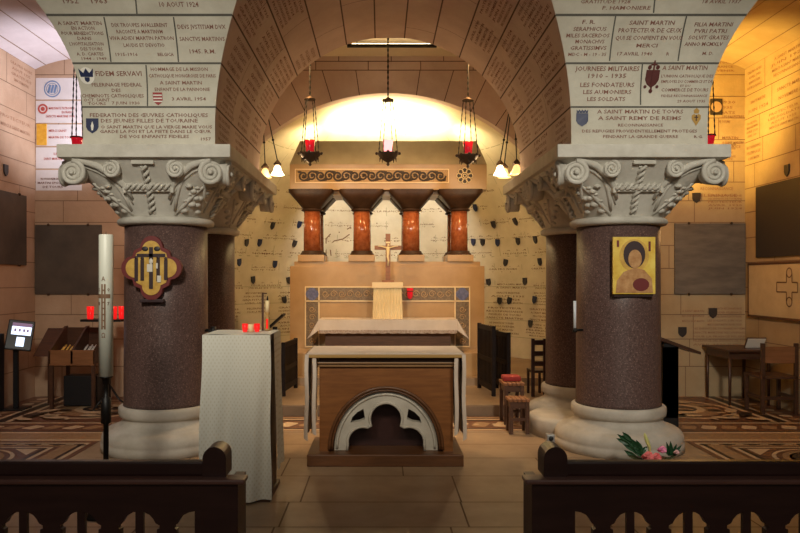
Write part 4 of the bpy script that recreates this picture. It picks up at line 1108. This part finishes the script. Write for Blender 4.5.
# ------------------------------------------------------------------ hanging sanctuary lamps
def chain(mb, a, b, r=.006, n=None):
    a, b = Vector(a), Vector(b); L = (b-a).length; n = n or max(4, int(L/.035))
    pts = [a+(b-a)*(i/n) for i in range(n+1)]
    mb.tube(pts, [r*(1.5 if i % 2 else .7) for i in range(n+1)], 6)
def sanct(label, px, pytop, pycap, pybowl, Y, ztop, lit=False, group='hanging sanctuary lamps'):
    x = PX(px, Y); zb_ = PZ(pybowl, Y); t = thing('sanctuary_lamp', label, 'lamp', (x, Y, zb_), 0, group)
    zc = PZ(pycap, Y)-zb_; zt = ztop-zb_
    mb = MB(); chain(mb, (0, 0, zc), (0, 0, zt), .009); mb.build('chain', M_IRON, t)
    mb = MB(); mb.lathe([(.075,zc-.05),(.07,zc-.035),(.03,zc-.02),(.012,zc)], n=18); mb.build('cap', M_BRASS, t)
    for kk in range(4):
        a = pi/4+kk*pi/2+.3; mb = MB(); chain(mb, (.065*cos(a), .065*sin(a), zc-.045), (.135*cos(a), .135*sin(a), .02), .0055); mb.build('suspension_chain', M_IRON, t)
    mb = MB(); mb.lathe([(.008,-.14),(.022,-.12),(.012,-.10),(.05,-.075),(.10,-.04),(.125,0),(.14,.02),(.13,.025),(.09,-.01),(.02,-.03)], n=24)
    for kk in range(8):
        a = kk*pi/4; mb.ball((.145*cos(a), .145*sin(a), .02), .02, 8, 6); mb.cyl((.10*cos(a), .10*sin(a), -.04), (.105*cos(a), .105*sin(a), -.09), .012, .004, 6)
    mb.build('bowl', M_BRASS, t)
    mb = MB(); mb.lathe([(.04,-.01),(.05,.03),(.055,.10),(.068,.19),(.063,.19),(.05,.10),(.04,.02)], n=20); mb.build('red_glass', M_PINKLIT if lit else M_REDG, t)
    if lit: mb = MB(); mb.ball((0,0,.08), (.02,.02,.045), 10, 8); mb.build('flame', M_FLAME, t)
    return t
zv = 5.09
sanct('left of three hanging lamps before the tomb, unlit red glass on black chains', 310, 64, 96, 155, 9.2, zv)
sanct('middle hanging lamp before the tomb, its pale pink glass alight', 388, 37, 97, 155, 9.2, zv, True)
sanct('right of three hanging lamps before the tomb, unlit red glass on black chains', 468, 65, 97, 157, 9.2, zv)
# aisle lamps
def aisle_lamp(label, pxa, pxb, py, Y, ztop):
    x = PX(pxb, Y); z = PZ(py, Y); t = thing('aisle_lamp', label, 'lamp', (x, Y, z), 0, 'aisle lamps')
    mb = MB(); mb.lathe([(.015,-.07),(.05,-.04),(.06,.02),(.068,.06),(.06,.06),(.05,0)], n=16); mb.build('red_glass', M_REDG, t)
    mb = MB(); dx = PX(pxa, Y)-x
    mb.tube([(.07*cos(a), .07*sin(a), .05) for a in [2*pi*j/16 for j in range(16)]], .007, 6, closed=True); mb.build('collar', M_IRON, t)
    for a in (0, 2.1, 4.2):
        mb = MB(); chain(mb, (.068*cos(a), .068*sin(a), .05), (.02*cos(a), .02*sin(a), ztop-z-.0), .006); mb.build('chain', M_IRON, t)
    return t
aisle_lamp('dark-chained red glass lamp hanging in the left aisle above the column capital', 70, 77, 142, 8.2, 4.50)
aisle_lamp('dark-chained red glass lamp hanging in the right aisle above the column capital', 712, 709, 140, 8.2, 4.50)

# chandeliers at the apse sides
def chandelier(label, pxc, Y, lamps, ztop):
    x = PX(pxc, Y); z = PZ(166, Y); t = thing('chandelier', label, 'chandelier', (x, Y, z), 0)
    za = PZ(86, Y)-z
    mb = MB(); mb.cyl((0,0,za), (0,0,ztop-z), .010, n=8); mb.ball((0,0,za), .03, 10, 6); mb.build('stem', M_IRON, t)
    for dx, dy, lit in lamps:
        mb = MB(); mb.cyl((0,0,za), (dx, dy, .06), .008, n=6)
        for q in (.35, .72): mb.ball((dx*q, dy*q, za+(.06-za)*q), .018, 8, 6)
        rod = mb.build('rod', M_IRON, t)
        mb = MB(); mb.lathe([(.05,.0),(.055,.02),(.03,.05),(.012,.07)], (dx, dy, 0), 14); mb.build('lamp_cap', M_BRASS, rod)
        mb = MB(); mb.lathe([(.025,0),(.045,-.03),(.055,-.07),(.085,-.12),(.09,-.13),(.08,-.128),(.048,-.07),(.02,-.01)], (dx, dy, 0), 18); mb.ball((dx, dy, -.07), (.035,.035,.05), 10, 8)
        mb.build('glass_shade', M_BULB if lit else M_BULBD, rod)
        if lit:
            la = bpy.data.lights.new('bulb_light', 'POINT'); la.energy = LCH; la.color = (1, .70, .38); la.shadow_soft_size = .06
            lo = bpy.data.objects.new('bulb_light', la); COL.objects.link(lo); lo.location = (dx, dy, -.20); lo.parent = t
    return t
LCH = 22
chandelier('hanging chandelier with a lit frosted shade left of the tomb canopy', 261.6, 9.75, [(PX(278,9.75)-PX(261.6,9.75), -.05, True), (.015, .20, False), (-.16, -.08, False)], 5.10)
chandelier('hanging chandelier with lit frosted shades right of the tomb canopy', 513.5, 9.75, [(PX(499.5,9.75)-PX(513.5,9.75), -.05, True), (-.09, .20, False), (.02, -.12, False)], 5.10)
# ceiling light bar over the choir
t = thing('light_fitting', 'long dark light bar under the choir vault behind the arch crown', 'light', (.16, 10.3, 4.97))
mb = MB(); mb.b2(-.64, .64, -.03, .03, -.02, .02, .004); mb.build('housing', M_IRON, t)
mb = MB(); mb.b2(-.57, .57, .0, .028, .02, .035); mb.build('tube', M_LIGHTBAR, t)
for sg in (-1, 1):
    mb = MB(); mb.cyl((sg*.5,0,.02),(sg*.5,0,.125),.006,n=6); mb.build('bracket', M_IRON, t)

# ------------------------------------------------------------------ plaques in the aisles
def plaque(label, m, f, u0, u1, v0, v1, th_=.03, studs=True, inner=None):
    mb = MB()
    pts = [f(u0, v0, 0), f(u1, v0, 0), f(u1, v1, 0), f(u0, v1, 0)]; pt2 = [f(u0, v0, th_), f(u1, v0, th_), f(u1, v1, th_), f(u0, v1, th_)]
    A = [mb.vert(p) for p in pts]; B = [mb.vert(p) for p in pt2]; mb.face(A); mb.face(B)
    for i in range(4): mb.face((A[i], A[(i+1) % 4], B[(i+1) % 4], B[i]))
    c = Vector(f((u0+u1)/2, v0, 0)); t = thing('wall_plaque', label, 'plaque', c)
    mb.build('slab', m, t, None).location = -c
    if studs:
        for uu in (.2, .8):
            for vv, e in ((v0, -.0), (v1, .0)):
                s = MB(); s.ball(f(u0+(u1-u0)*uu, vv, th_), .02, 8, 6); s.build('clamp', M_BRASS, t).location = -c
    return t, c
plaque('dark square plaque on the left aisle back wall behind the tall candle', M_BRONZE, f_backL, BX(36), BX(102), BZ(294), BZ(225))
plaque('dark plaque on the left side wall, cut by the photo edge', M_BRONZE, f_wallL, 8.75, 9.70, 1.82, 2.75)
plaque('grey slate square plaque on the right aisle back wall', M_SLATE, f_backL, BX(674), BX(744.5), BZ(294), BZ(223.5))
plaque('large near-black plaque high on the right side wall', M_SHD, f_wallR, -9.66, -8.3, 1.92, 2.86, studs=False)
t, c = plaque('framed parchment panel with a cross outline on the right side wall', M_PARCH, f_wallR, -9.84, -8.3, 1.14, 1.83, .03, False)
mb = MB()
for a in ((-9.86,-8.28,1.12,1.15), (-9.86,-8.28,1.82,1.85)): mb.poly([f_wallR(a[0],a[2],.036), f_wallR(a[1],a[2],.036), f_wallR(a[1],a[3],.036), f_wallR(a[0],a[3],.036)])
for a in ((-9.86,-9.83,1.12,1.85), (-8.31,-8.28,1.12,1.85)): mb.poly([f_wallR(a[0],a[2],.036), f_wallR(a[1],a[2],.036), f_wallR(a[1],a[3],.036), f_wallR(a[0],a[3],.036)])
mb.build('frame', M_ALTD, t, fixn=False).location = -c
mb = MB(); uc, vc = -8.92, 1.53
for a, b in (((-.22,-.06),(.0,-.06)), ((-.22,.06),(0,.06)), ((-.22,-.06),(-.22,.06)), ((.0,-.06),(.0,-.17)), ((0,.06),(0,.17)), ((.12,-.06),(.12,-.17)), ((.12,.06),(.12,.17)), ((.12,.06),(.24,.06)), ((.12,-.06),(.24,-.06)), ((.24,.06),(.24,-.06))):
    strip(mb, f_wallR, uc+a[0], vc+a[1], uc+b[0], vc+b[1], .016, .034)
ring(mb, f_wallR, uc+.06, vc+.18, .05, .065, 20, .034); ring(mb, f_wallR, uc+.06, vc-.18, .05, .065, 20, .034)
mb.build('cross_outline', M_INKB, t, fixn=False).location = -c

# ------------------------------------------------------------------ left aisle furniture
KY = 9.0
t = thing('information_kiosk', 'black tablet kiosk with lit screen on a slim stand in left aisle', 'kiosk', (PX(16, KY), KY, 0))
mb = MB(); mb.b2(-.14,.14,-.13,.13,0,.02,.004); mb.build('base', M_BLACK, t)
mb = MB(); mb.b2(-.028,.028,-.02,.02,.02,.80); mb.build('post', M_BLACK, t)
hd = MB(); hd.M = Matrix.Translation((.065,-.03,.93)) @ Matrix.Rotation(radians(24),4,'Z') @ Matrix.Rotation(radians(-18),4,'X') @ Matrix.Rotation(radians(8),4,'Y')
hd.box((0,0,0),(.30,.05,.38),.012); kh = hd.build('housing', M_BLACK, t)
s = MB(); s.M = hd.M; s.b2(-.10,.12,-.030,-.024,.0,.15); s.b2(-.03,.06,-.030,-.024,-.145,-.03); s.build('screen', M_SCREEN, kh)
s = MB(); s.M = hd.M
for a in (-.06,-.01,.04,.08): s.b2(a-.012,a+.012,-.033,-.030,.04,.075)
s.b2(-.10,.12,-.033,-.030,.105,.15); s.build('screen_marks', M_SCRMARK, kh)
mb = MB(); mb.b2(-4.76,-4.66,8.72,8.92,0,.96,.01); tag(mb.build('speaker_column', M_BLACK, origin=Vector((-4.71,8.82,0))), 'black upright box at far left beside the kiosk', 'box')
# candle display table
CYd = 9.15
t = thing('candle_stall', 'wooden candle stall with sloping bins in the left aisle', 'stall', (PX(75, CYd), CYd, 0))
xs0, xs1 = PX(57, CYd)-t.location.x, PX(101, CYd)-t.location.x
mb = MB(); mb.b2(xs0,xs1,-.20,.30,.58,.60); mb.b2(xs0,xs1,-.22,-.20,.56,.75); mb.build('tray', M_ORW, t)
for i in range(3):
    x = xs0+(xs1-xs0)*i/2
    mb = MB(); mb.prism([(-.22,.58),(.30,.58),(.30,1.02),(.24,1.02),(-.22,.74)], 'x', x-.012, x+.012); mb.build('divider', M_BROWNW, t)
mb = MB(); mb.b2(xs0,xs1,.28,.30,.58,1.0); mb.build('back_board', M_BROWNW, t)
mb = MB()
mb.prism([(-.12,.66),(.30,.66),(.30,.98)], 'x', xs0-.25, xs0-.23); mb.poly([(xs0-.25,-.12,.66),(xs0,-.12,.66),(xs0,.30,.99),(xs0-.25,.30,.99)]); mb.b2(xs0-.25,xs0,.28,.30,.66,.98); mb.build('side_shelf', M_BROWNW, t)
for x in (xs0+.02, xs1-.02):
    for y in (-.19,.28):
        mb = MB(); mb.b2(x-.02,x+.02,y-.02,y+.02,0,.58); mb.build('leg', M_BROWNW, t)
mb = MB(); mb.b2(xs0-.24,xs0-.20,.26,.30,0,.66); mb.build('leg', M_BROWNW, t)
mb = MB(); mb.b2(xs0+.08,xs1-.05,.0,.24,.02,.40,.01); tag(mb.build('storage_box', M_BLACK, origin=Vector((0,0,0))), 'black box on the floor under the candle stall', 'box').location = t.location
cd = MB(); cd.M = Matrix.Rotation(radians(-62),4,'X'); cd.cyl((0,0,0),(0,0,.22),.011,n=8)
cy = None
for i in range(16):
    left = i < 8
    x = t.location.x+xs0+.05+(i % 8)*.026+(0 if left else (xs1-xs0)/2)
    if i in (0, 8):
        proto = tag(cd.build('candle', M_WAXY if left else M_PAPER), 'yellow wax candle in the left bin of the candle stall' if left else 'white candle in the right bin of the candle stall', 'candle', 'yellow candles in the stall' if left else 'white candles in the stall'); o = proto
    else:
        o = proto.copy(); COL.objects.link(o)
    o.location = (x, CYd-.10+.01*(i % 3), .66+.02*(i % 2))
# votive rack
VYr = 9.1
t = thing('votive_rack', 'black iron votive candle rack left of the front column', 'rack', (PX(106, VYr), VYr, 0))
zr = PZ(319, VYr)
mb = MB(); mb.b2(PX(84,VYr)-t.location.x, PX(124,VYr)-t.location.x, -.12, .12, zr-.03, zr, .004); mb.build('tray', M_IRON, t)
mb = MB(); mb.cyl((.04,0,.02),(.04,0,zr-.03),.02,n=10)
for a in (0,2.1,4.2): mb.tube([(.04,0,.30),(.04+.12*cos(a),.12*sin(a),.12),(.04+.24*cos(a),.24*sin(a),.012)], .014, 8)
mb.build('stand', M_IRON, t)
v0 = MB(); v0.lathe([(.035,0),(.04,.02),(.045,.16),(.041,.16),(.036,.02),(.01,.01)], n=16)
for i, (px, dy, lb) in enumerate(((91,-.02,'lit red votive glass left of the tall white candle on the black rack'), (115,-.05,'lit red votive glass just right of the tall white candle on the rack'), (121,.04,'rightmost lit red votive glass on the black rack beside the left column'), (109,.05,'lit red votive glass half hidden behind the tall white candle'))):
    o = tag(v0.build('votive_glass', M_REDLIT), lb, 'candle', 'red votives on the rack'); o.location = (PX(px, VYr), VYr+dy, zr)

# ------------------------------------------------------------------ right aisle furniture
t = thing('writing_table', 'dark wooden writing table in the right aisle corner holding an open booklet', 'table', (4.74, 9.55, 0))
mb = MB(); mb.b2(-.30,.29,-.36,.40,.695,.725,.006); mb.build('table_top', M_BROWNW, t)
mb = MB(); mb.b2(-.26,.26,-.30,.36,.60,.695); mb.build('apron', M_BROWNW, t)
for x in (-.25,.25):
    for y in (-.29,.34):
        mb = MB(); mb.tube([(x,y,0),(x,y,.62)],[.016,.024],8); mb.build('leg', M_BROWNW, t)
t = thing('booklet_stand', 'open white booklet propped on the writing table in right aisle', 'booklet', (4.92, 9.50, .725))
mb = MB(); mb.M = Matrix.Rotation(radians(32),4,'X'); mb.b2(-.125,.125,0,.012,.0,.16); mb.build('easel', M_BROWNW, t)
mb = MB(); mb.M = Matrix.Rotation(radians(32),4,'X'); mb.b2(-.115,.115,-.012,-.001,.012,.15); mb.build('pages', M_PAPER, t)
t = thing('wooden_chair', 'brown wooden chair at the right edge drawn up to the writing table', 'chair', (4.79, 8.85, 0))
for x in (-.2,.2):
    mb = MB(); mb.b2(x-.022,x+.022,-.22,-.18,0,.86,.004); mb.build('rear_post', M_BROWNW, t)
    mb = MB(); mb.b2(x-.02,x+.02,.16,.20,0,.44,.004); mb.build('front_leg', M_BROWNW, t)
mb = MB(); mb.b2(-.22,.22,-.22,.22,.43,.465,.006); mb.build('seat', M_BROWNW, t)
mb = MB(); mb.b2(-.18,.18,-.215,-.195,.62,.82,.004); mb.build('backrest', M_ORW, t)
mb = MB(); mb.b2(-.19,.19,-.21,-.19,.18,.22); mb.b2(-.21,-.19,-.19,.17,.18,.22); mb.b2(.19,.21,-.19,.17,.18,.22); mb.build('stretcher', M_BROWNW, t)
# display desk behind the right column
t = thing('display_desk', 'dark panelled display desk with sloping brown top behind the right column', 'desk', (3.22, 7.95, 0))
mb = MB(); mb.b2(-.10,.06,-.02,.02,0,.92); mb.b2(-.10,.06,.30,.34,0,.92); mb.b2(-.10,.06,-.02,.34,.1,.88); mb.build('pedestal', M_BLACK, t)
mb = MB(); mb.prism([(-.16,1.0),(.30,.83),(.30,.80),(-.16,.96)], 'y', -.04, .38); mb.build('sloping_top', M_BROWNW, t)

# choir side rails, stools
def gate(label, a, b, z0, z1):
    a = Vector((a[0], a[1], 0)); b = Vector((b[0], b[1], 0)); L = (b-a).length; ang = atan2(b.y-a.y, b.x-a.x)
    t = thing('wooden_gate', label, 'gate', (a.x, a.y, z0), ang); h = z1-z0
    for x in (.02, L-.02):
        mb = MB(); mb.b2(x-.02,x+.02,-.025,.025,0,h,.004); mb.build('post', M_GATE, t)
    for za_, zb_ in ((h-.07,h-.01),(.06,.14),(h*.5-.03,h*.5+.03)): mb = MB(); mb.b2(.04,L-.04,-.018,.018,za_,zb_); mb.build('rail', M_GATE, t)
    n = max(3, int(L/.07))
    mb = MB()
    for i in range(n): x = .04+(L-.08)*(i+.5)/n; mb.b2(x-.022,x+.022,-.010,.010,.1,h-.04)
    mb.build('slats', M_GATE, t)
def G(px, Y): return (PX(px, Y), Y)
gate('dark slatted gate on the choir step right of the wooden altar', G(479, 9.95), G(494, 9.2), .131, 1.03)
gate('lower dark slatted panel beside the red cushion stool', G(496, 9.95), G(509, 9.45), .131, .93)
gate('dark slatted gate on the choir step left of the wooden altar', G(283, 9.2), G(296, 9.95), .131, .82)
# music stand left
t = thing('reading_stand', 'dark reading stand with tilted bar behind the lectern', 'stand', G(275, 9.98)+(.131,))
mb = MB(); mb.b2(-.03,.03,-.03,.03,0,.84); mb.build('post', M_GATE, t)
mb = MB(); mb.M = Matrix.Translation((.02,0,.92)) @ Matrix.Rotation(radians(-42),4,'Y'); mb.box((0,0,0),(.28,.26,.03),.006); mb.build('tilted_desk', M_GATE, t)
mb = MB(); mb.b2(-.15,.15,-.15,.15,0,.03,.005); mb.build('foot', M_PEW, t)
# stools right
def stool(label, x, y, w, d, h, z0=0.0):
    t = thing('wooden_stool', label, 'stool', (x, y, z0))
    mb = MB(); n = 5
    for i in range(n): xx = -w/2+w*(i+.5)/n; mb.b2(xx-w/n*.42,xx+w/n*.42,-d/2,d/2,h-.03,h,.004)
    mb.build('seat', M_ORW, t)
    for sx in (-1,1):
        for sy in (-1,1):
            mb = MB(); mb.b2(sx*(w/2-.03)-.02,sx*(w/2-.03)+.02,sy*(d/2-.03)-.02,sy*(d/2-.03)+.02,0,h-.03); mb.build('leg', M_BROWNW, t)
    mb = MB(); mb.b2(-w/2+.03,w/2-.03,-d/2+.02,-d/2+.04,h-.10,h-.03); mb.b2(-w/2+.02,-w/2+.04,-d/2+.03,d/2-.03,h-.10,h-.03); mb.build('apron', M_BROWNW, t)
    mb = MB(); mb.b2(-w/2+.03,w/2-.03,-d/2+.02,-d/2+.04,.14,.17); mb.build('stretcher', M_BROWNW, t)
    return t
stool('taller slatted wooden stool behind the right rear column, red cushion beyond it', 1.49, 8.20, .24, .36, .47)
stool('lower wooden stool nearest the rear right column base', 1.455, 7.66, .23, .24, .37)
mb = MB(); mb.box((0,0,.03),(.20,.20,.06),.02); o = tag(mb.build('cushion', M_REDC), 'small red cushion on the taller wooden stool', 'cushion'); o.location = (1.49, 8.24, .471)
t = thing('chair_rack', 'dark slatted chair back against the rear right column', 'chair', (PX(540.5, 9.1), 9.20, .131))
for x in (-.075,.075):
    mb = MB(); mb.b2(x-.02,x+.02,-.02,.02,0,.74); mb.build('post', M_PEW, t)
mb = MB()
for z in (.42,.55,.69): mb.b2(-.06,.06,-.012,.012,z-.03,z+.03)
mb.build('slats', M_PEW, t)
mb = MB(); mb.b2(-.09,.09,0,.32,.30,.33); mb.build('seat', M_PEW, t)
for x in (-.075,.075):
    mb = MB(); mb.b2(x-.015,x+.015,.28,.31,0,.30); mb.build('leg', M_PEW, t)

# ------------------------------------------------------------------ flowers
FX, FY = PX(652, 6.15), 6.12
t = thing('flower_arrangement', 'low arrangement of lily, coral and pink flowers before the right column base', 'flowers', (FX, FY, 0))
k = FY/F
def fp(px, py, dy=0): p = P(px, py-2, FY+dy); return Vector((p.x-FX, p.y-FY, p.z))
mb = MB(); mb.lathe([(.13,0),(.15,.02),(.16,.09),(.15,.10),(.10,.09)], n=20); mb.build('bowl', M_BROWNW, t)
def leaf(mb, a, b, w, n=6, droop=.0):
    a, b = Vector(a), Vector(b); d = (b-a); side_ = d.cross(Vector((0,1,.2))); side_.normalize()
    for sg in (-1,1):
        for i in range(n):
            t0, t1 = i/n, (i+1)/n
            q = lambda t_: a+d*t_+Vector((0,0,-droop*t_*t_))
            w0, w1 = w*sin(pi*min(1,t0*.93+.05)), w*sin(pi*min(1,t1*.93+.05))
            mb.poly([q(t0), q(t1), q(t1)+side_*sg*w1+Vector((0,-.01,0)), q(t0)+side_*sg*w0+Vector((0,-.01,0))], True)
mb = MB()
for a, b, w in (((640,452),(617,436),3.2), ((640,455),(626,440),3.5), ((642,456),(636,442),3), ((641,458),(630,447),3), ((638,461),(624,452),2.6), ((640,456),(647,448),2.6), ((641,450),(622,437),2.5), ((636,455),(620,441),2.6), ((634,449),(625,438),2.6), ((642,456),(634,447),3.2), ((630,447),(616,440),2.2), ((632,443),(622,434),2.2), ((643,459),(636,452),2.4)):
    leaf(mb, fp(*a), fp(*b, .03), w*k)
mb.build('dark_leaves', M_LEAF, t, fixn=False)
mb = MB()
for a, b, w in (((670,458),(666,444),1.6), ((671,458),(670,443),2), ((672,457),(676,446),1.8), ((672,457),(681,447),1.8), ((672,458),(680,452),1.8), ((669,458),(664,449),1.5)):
    leaf(mb, fp(*a), fp(*b), w*k)
mb.build('star_leaves', M_LEAF, t, fixn=False)
mb = MB()
for a, b, w in (((640,461),(627,457),1.8), ((645,462),(632,460),1.8), ((655,462),(648,456),1.5), ((668,461),(676,456),1.5), ((662,462),(670,459),1.5)):
    leaf(mb, fp(*a), fp(*b, -.03), w*k)
mb.build('olive_foliage', M_LEAF2, t, fixn=False)
mb = MB(); mb.tube([fp(650,460), fp(649.5,449), fp(647,443), fp(645,437), fp(644.5,435)], [.004,.014,.018,.012,.003], 8); mb.build('lily_bud', M_LILY, t)
def bloom(name, px, py, r, m, n=9):
    mb = MB(); c = fp(px, py, -.06)
    for i in range(n):
        a = 2*pi*i/n; mb.ball((c.x+r*.55*cos(a), c.y+r*.4*sin(a*2), c.z+r*.42*sin(a)), (r*.42, r*.3, r*.30), 8, 6)
    mb.ball((c.x, c.y-r*.2, c.z), (r*.4, r*.3, r*.35), 8, 6); mb.build(name, m, t)
bloom('coral_flower', 648, 458, .055, M_CORAL); bloom('coral_flower', 656, 459, .05, M_CORAL)
bloom('pink_flower', 662, 451.5, .042, M_PINK); bloom('pale_flower', 676.5, 454, .026, M_PALEP)
# small lamp on stand by the right pew end
t = thing('floor_spotlight', 'small grey spotlight on a short stand behind the right pew end', 'lamp', (PX(550, 6.3), 6.3, 0))
mb = MB(); mb.cyl((0,0,.02),(0,0,.20),.012,n=8); mb.lathe([(.07,0),(.07,.015),(.02,.025)],n=16); mb.build('stand', M_IRON, t)
mb = MB(); mb.b2(-.035,.035,-.04,.04,.20,.275,.01); mb.build('head', M_GALV, t)
mb = MB(); mb.ball((0,-.04,.24),(.022,.01,.022),10,6); mb.build('lens', M_BLACK, t)

# ------------------------------------------------------------------ pews
def pew(label, xin, xout, sg):
    Yp = 2.80
    t = thing('pew', label, 'pew', (xin, Yp, 0))
    L = abs(xout-xin)
    X = lambda a: sg*a
    def bb(mb, a, b, y0, y1, z0, z1, bev=0.0): mb.b2(min(X(a),X(b)), max(X(a),X(b)), y0, y1, z0, z1, bev)
    mb = MB(); bb(mb, -.0, L, -.035, .05, .833, .852, .007); mb.build('ledge', M_PEWE, t)
    mb = MB(); bb(mb, .16, L, .02, .065, .852, .908, .008); mb.build('top_rail', M_PEW, t)
    mb = MB(); ax0, ax1 = .080, .172; c = (ax0+ax1)/2; r = (ax1-ax0)/2; zc = .968-r
    pts = [(X(ax0), .852), (X(ax1), .852), (X(ax1), zc)]+[(X(c+r*cos(a)), zc+r*sin(a)) for a in [pi*i/10 for i in range(1, 10)]]+[(X(ax0), zc)]
    mb.prism(pts, 'y', .01, .12); mb.build('end_post', M_PEW, t)
    mb = MB()
    z1, z0 = .833, .0; ed = .030
    outer = [(X(ed), z0), (X(L), z0), (X(L), z1), (X(ed), z1)]
    zt, zs = .722, .663
    def halfarch(c, sd):   # outline from the crown outwards, stepped shoulder below
        q = [(c, zt), (c+sd*.022, zt-.004), (c+sd*.042, zt-.014), (c+sd*.056, zt-.030), (c+sd*.065, zs+.012), (c+sd*.080, zs+.004), (c+sd*.080, zs-.008), (c+sd*.070, zs-.012), (c+sd*.070, .11)]
        return q
    holes = []; bal = []
    c = .198; hl = halfarch(c, 1); holes.append([(X(a), b) for a, b in hl+[(c, .11)]])
    c = .415
    while c+.1 < L:
        r_ = halfarch(c, 1); l_ = halfarch(c, -1); pl = list(reversed(r_))+l_[1:]
        holes.append([(X(a), b) for a, b in pl]); bal.append(c); c += .2265
    mb.holed(outer, holes, 'y', -.005, .025); mb.build('arcaded_panel', M_PEW, t)
    for c in bal:
        m_ = MB(); bb(m_, c-.015, c+.015, .0, .02, .10, .73); m_.build('baluster', M_PEW, t)
    mb = MB(); bb(mb, .03, .07, .025, .16, 0, .833); mb.build('end_board', M_PEW, t)
    return t
pew('dark wooden pew front with pierced arches at lower left of the aisle', PX(244, 2.76), -2.6, -1)
pew('dark wooden pew front with pierced arches at lower right, flowers beyond', PX(526, 2.76), 2.7, 1)

# ------------------------------------------------------------------ lights
def light(kind, loc, e, col, size=.1, rot=None, spot=None, blend=.5, sy=None):
    la = bpy.data.lights.new(kind.lower()+'_light', kind); la.energy = e; la.color = col
    if kind == 'AREA':
        la.size = size
        if sy: la.shape = 'RECTANGLE'; la.size_y = sy
    else: la.shadow_soft_size = size
    if kind == 'SPOT': la.spot_size = spot; la.spot_blend = blend
    o = bpy.data.objects.new(kind.lower()+'_light', la); COL.objects.link(o); o.location = loc
    if rot is not None:
        d = Vector(rot)-Vector(loc); o.rotation_euler = d.to_track_quat('-Z', 'Y').to_euler()
    return o
# uplights on the canopy roof washing the half dome
light('AREA', (.10, 11.8, 3.95), 62, (1, .86, .52), 1.6, (.10, 12.6, 6.0), sy=.3)
light('SPOT', (-.95, 11.75, 3.9), 26, (1, .82, .46), .1, (-2.2, 12.3, 4.2), radians(130), .8)
light('SPOT', (1.15, 11.75, 3.9), 26, (1, .82, .46), .1, (2.4, 12.3, 4.2), radians(130), .8)
# lamps fixed under the rear edge of the canopy, lighting the wall behind it
light('SPOT', (-.55, 12.15, 3.15), 62, (1, .98, .92), .06, (-.6, 13.8, 2.3), radians(95), .7)
light('SPOT', (.75, 12.15, 3.15), 62, (1, .98, .92), .06, (.8, 13.8, 2.3), radians(95), .7)
light('POINT', (-2.0, 11.7, 2.7), 2.6, (1, .76, .42), .12)
light('POINT', (2.2, 11.7, 2.7), 2.6, (1, .76, .42), .12)
# choir spots onto the tomb front and the altar, fixed behind the arch
light('SPOT', (-1.1, 9.0, 4.6), 185, (1, .60, .25), .08, (.0, 11, 1.3), radians(72), .9)
light('SPOT', (1.3, 9.0, 4.6), 185, (1, .60, .25), .08, (.2, 11, 1.3), radians(72), .9)
light('SPOT', (-1.2, 8.95, 4.5), 350, (1, .68, .38), .1, (-.5, 6.4, .5), radians(80), .8)
light('SPOT', (1.4, 8.95, 4.5), 350, (1, .68, .38), .1, (.5, 6.4, .5), radians(80), .8)
# hidden aisle lamps, then two warm points added as low fill
light('SPOT', (3.15, 9.0, 3.2), 300, (1, .63, .13), .1, (4.2, 10.0, 4.2), radians(115), .7)
light('SPOT', (-2.95, 9.0, 3.2), 170, (.88, .87, 1), .1, (-4.1, 9.9, 4.4), radians(110), .7)
light('POINT', (-3.3, 8.8, 2.1), 8, (1, .44, .20), .2)
light('POINT', (3.7, 8.6, 2.5), 11, (1, .54, .20), .2)
# unseen fill lights added above and behind the viewer
light('SPOT', (-1.6, 1.2, 4.2), 620, (1, .94, .80), .35, (-1.9, 6.8, 2.1), radians(58), .9)
light('SPOT', (1.9, 1.2, 4.2), 620, (1, .94, .80), .35, (2.2, 6.8, 2.1), radians(58), .9)
light('SPOT', (.1, 1.8, 3.9), 130, (1, .72, .42), .25, (.05, 6.4, .6), radians(34), .8)
light('POINT', (-1.2, -1.6, 3.4), 48, (1, .90, .76), .4)
light('POINT', (1.4, -1.6, 3.4), 48, (1, .90, .76), .4)
w = bpy.data.worlds.new('World'); SC.world = w; w.use_nodes = True
w.node_tree.nodes['Background'].inputs[0].default_value = (1, .88, .74, 1); w.node_tree.nodes['Background'].inputs[1].default_value = .04

# ------------------------------------------------------------------ camera
cam = bpy.data.cameras.new('camera'); co = bpy.data.objects.new('camera', cam); COL.objects.link(co)
co.location = (0, 0, H); co.rotation_euler = (pi/2, 0, 0)
cam.sensor_width = 36; cam.lens = 36*F/800; cam.shift_x = (400-VX)/800; cam.shift_y = (VY-266.5)/800
cam.clip_start = .05
SC.camera = co
vs = SC.view_settings; vs.view_transform = 'Standard'; vs.look = 'None'; vs.exposure = .35; vs.gamma = 1
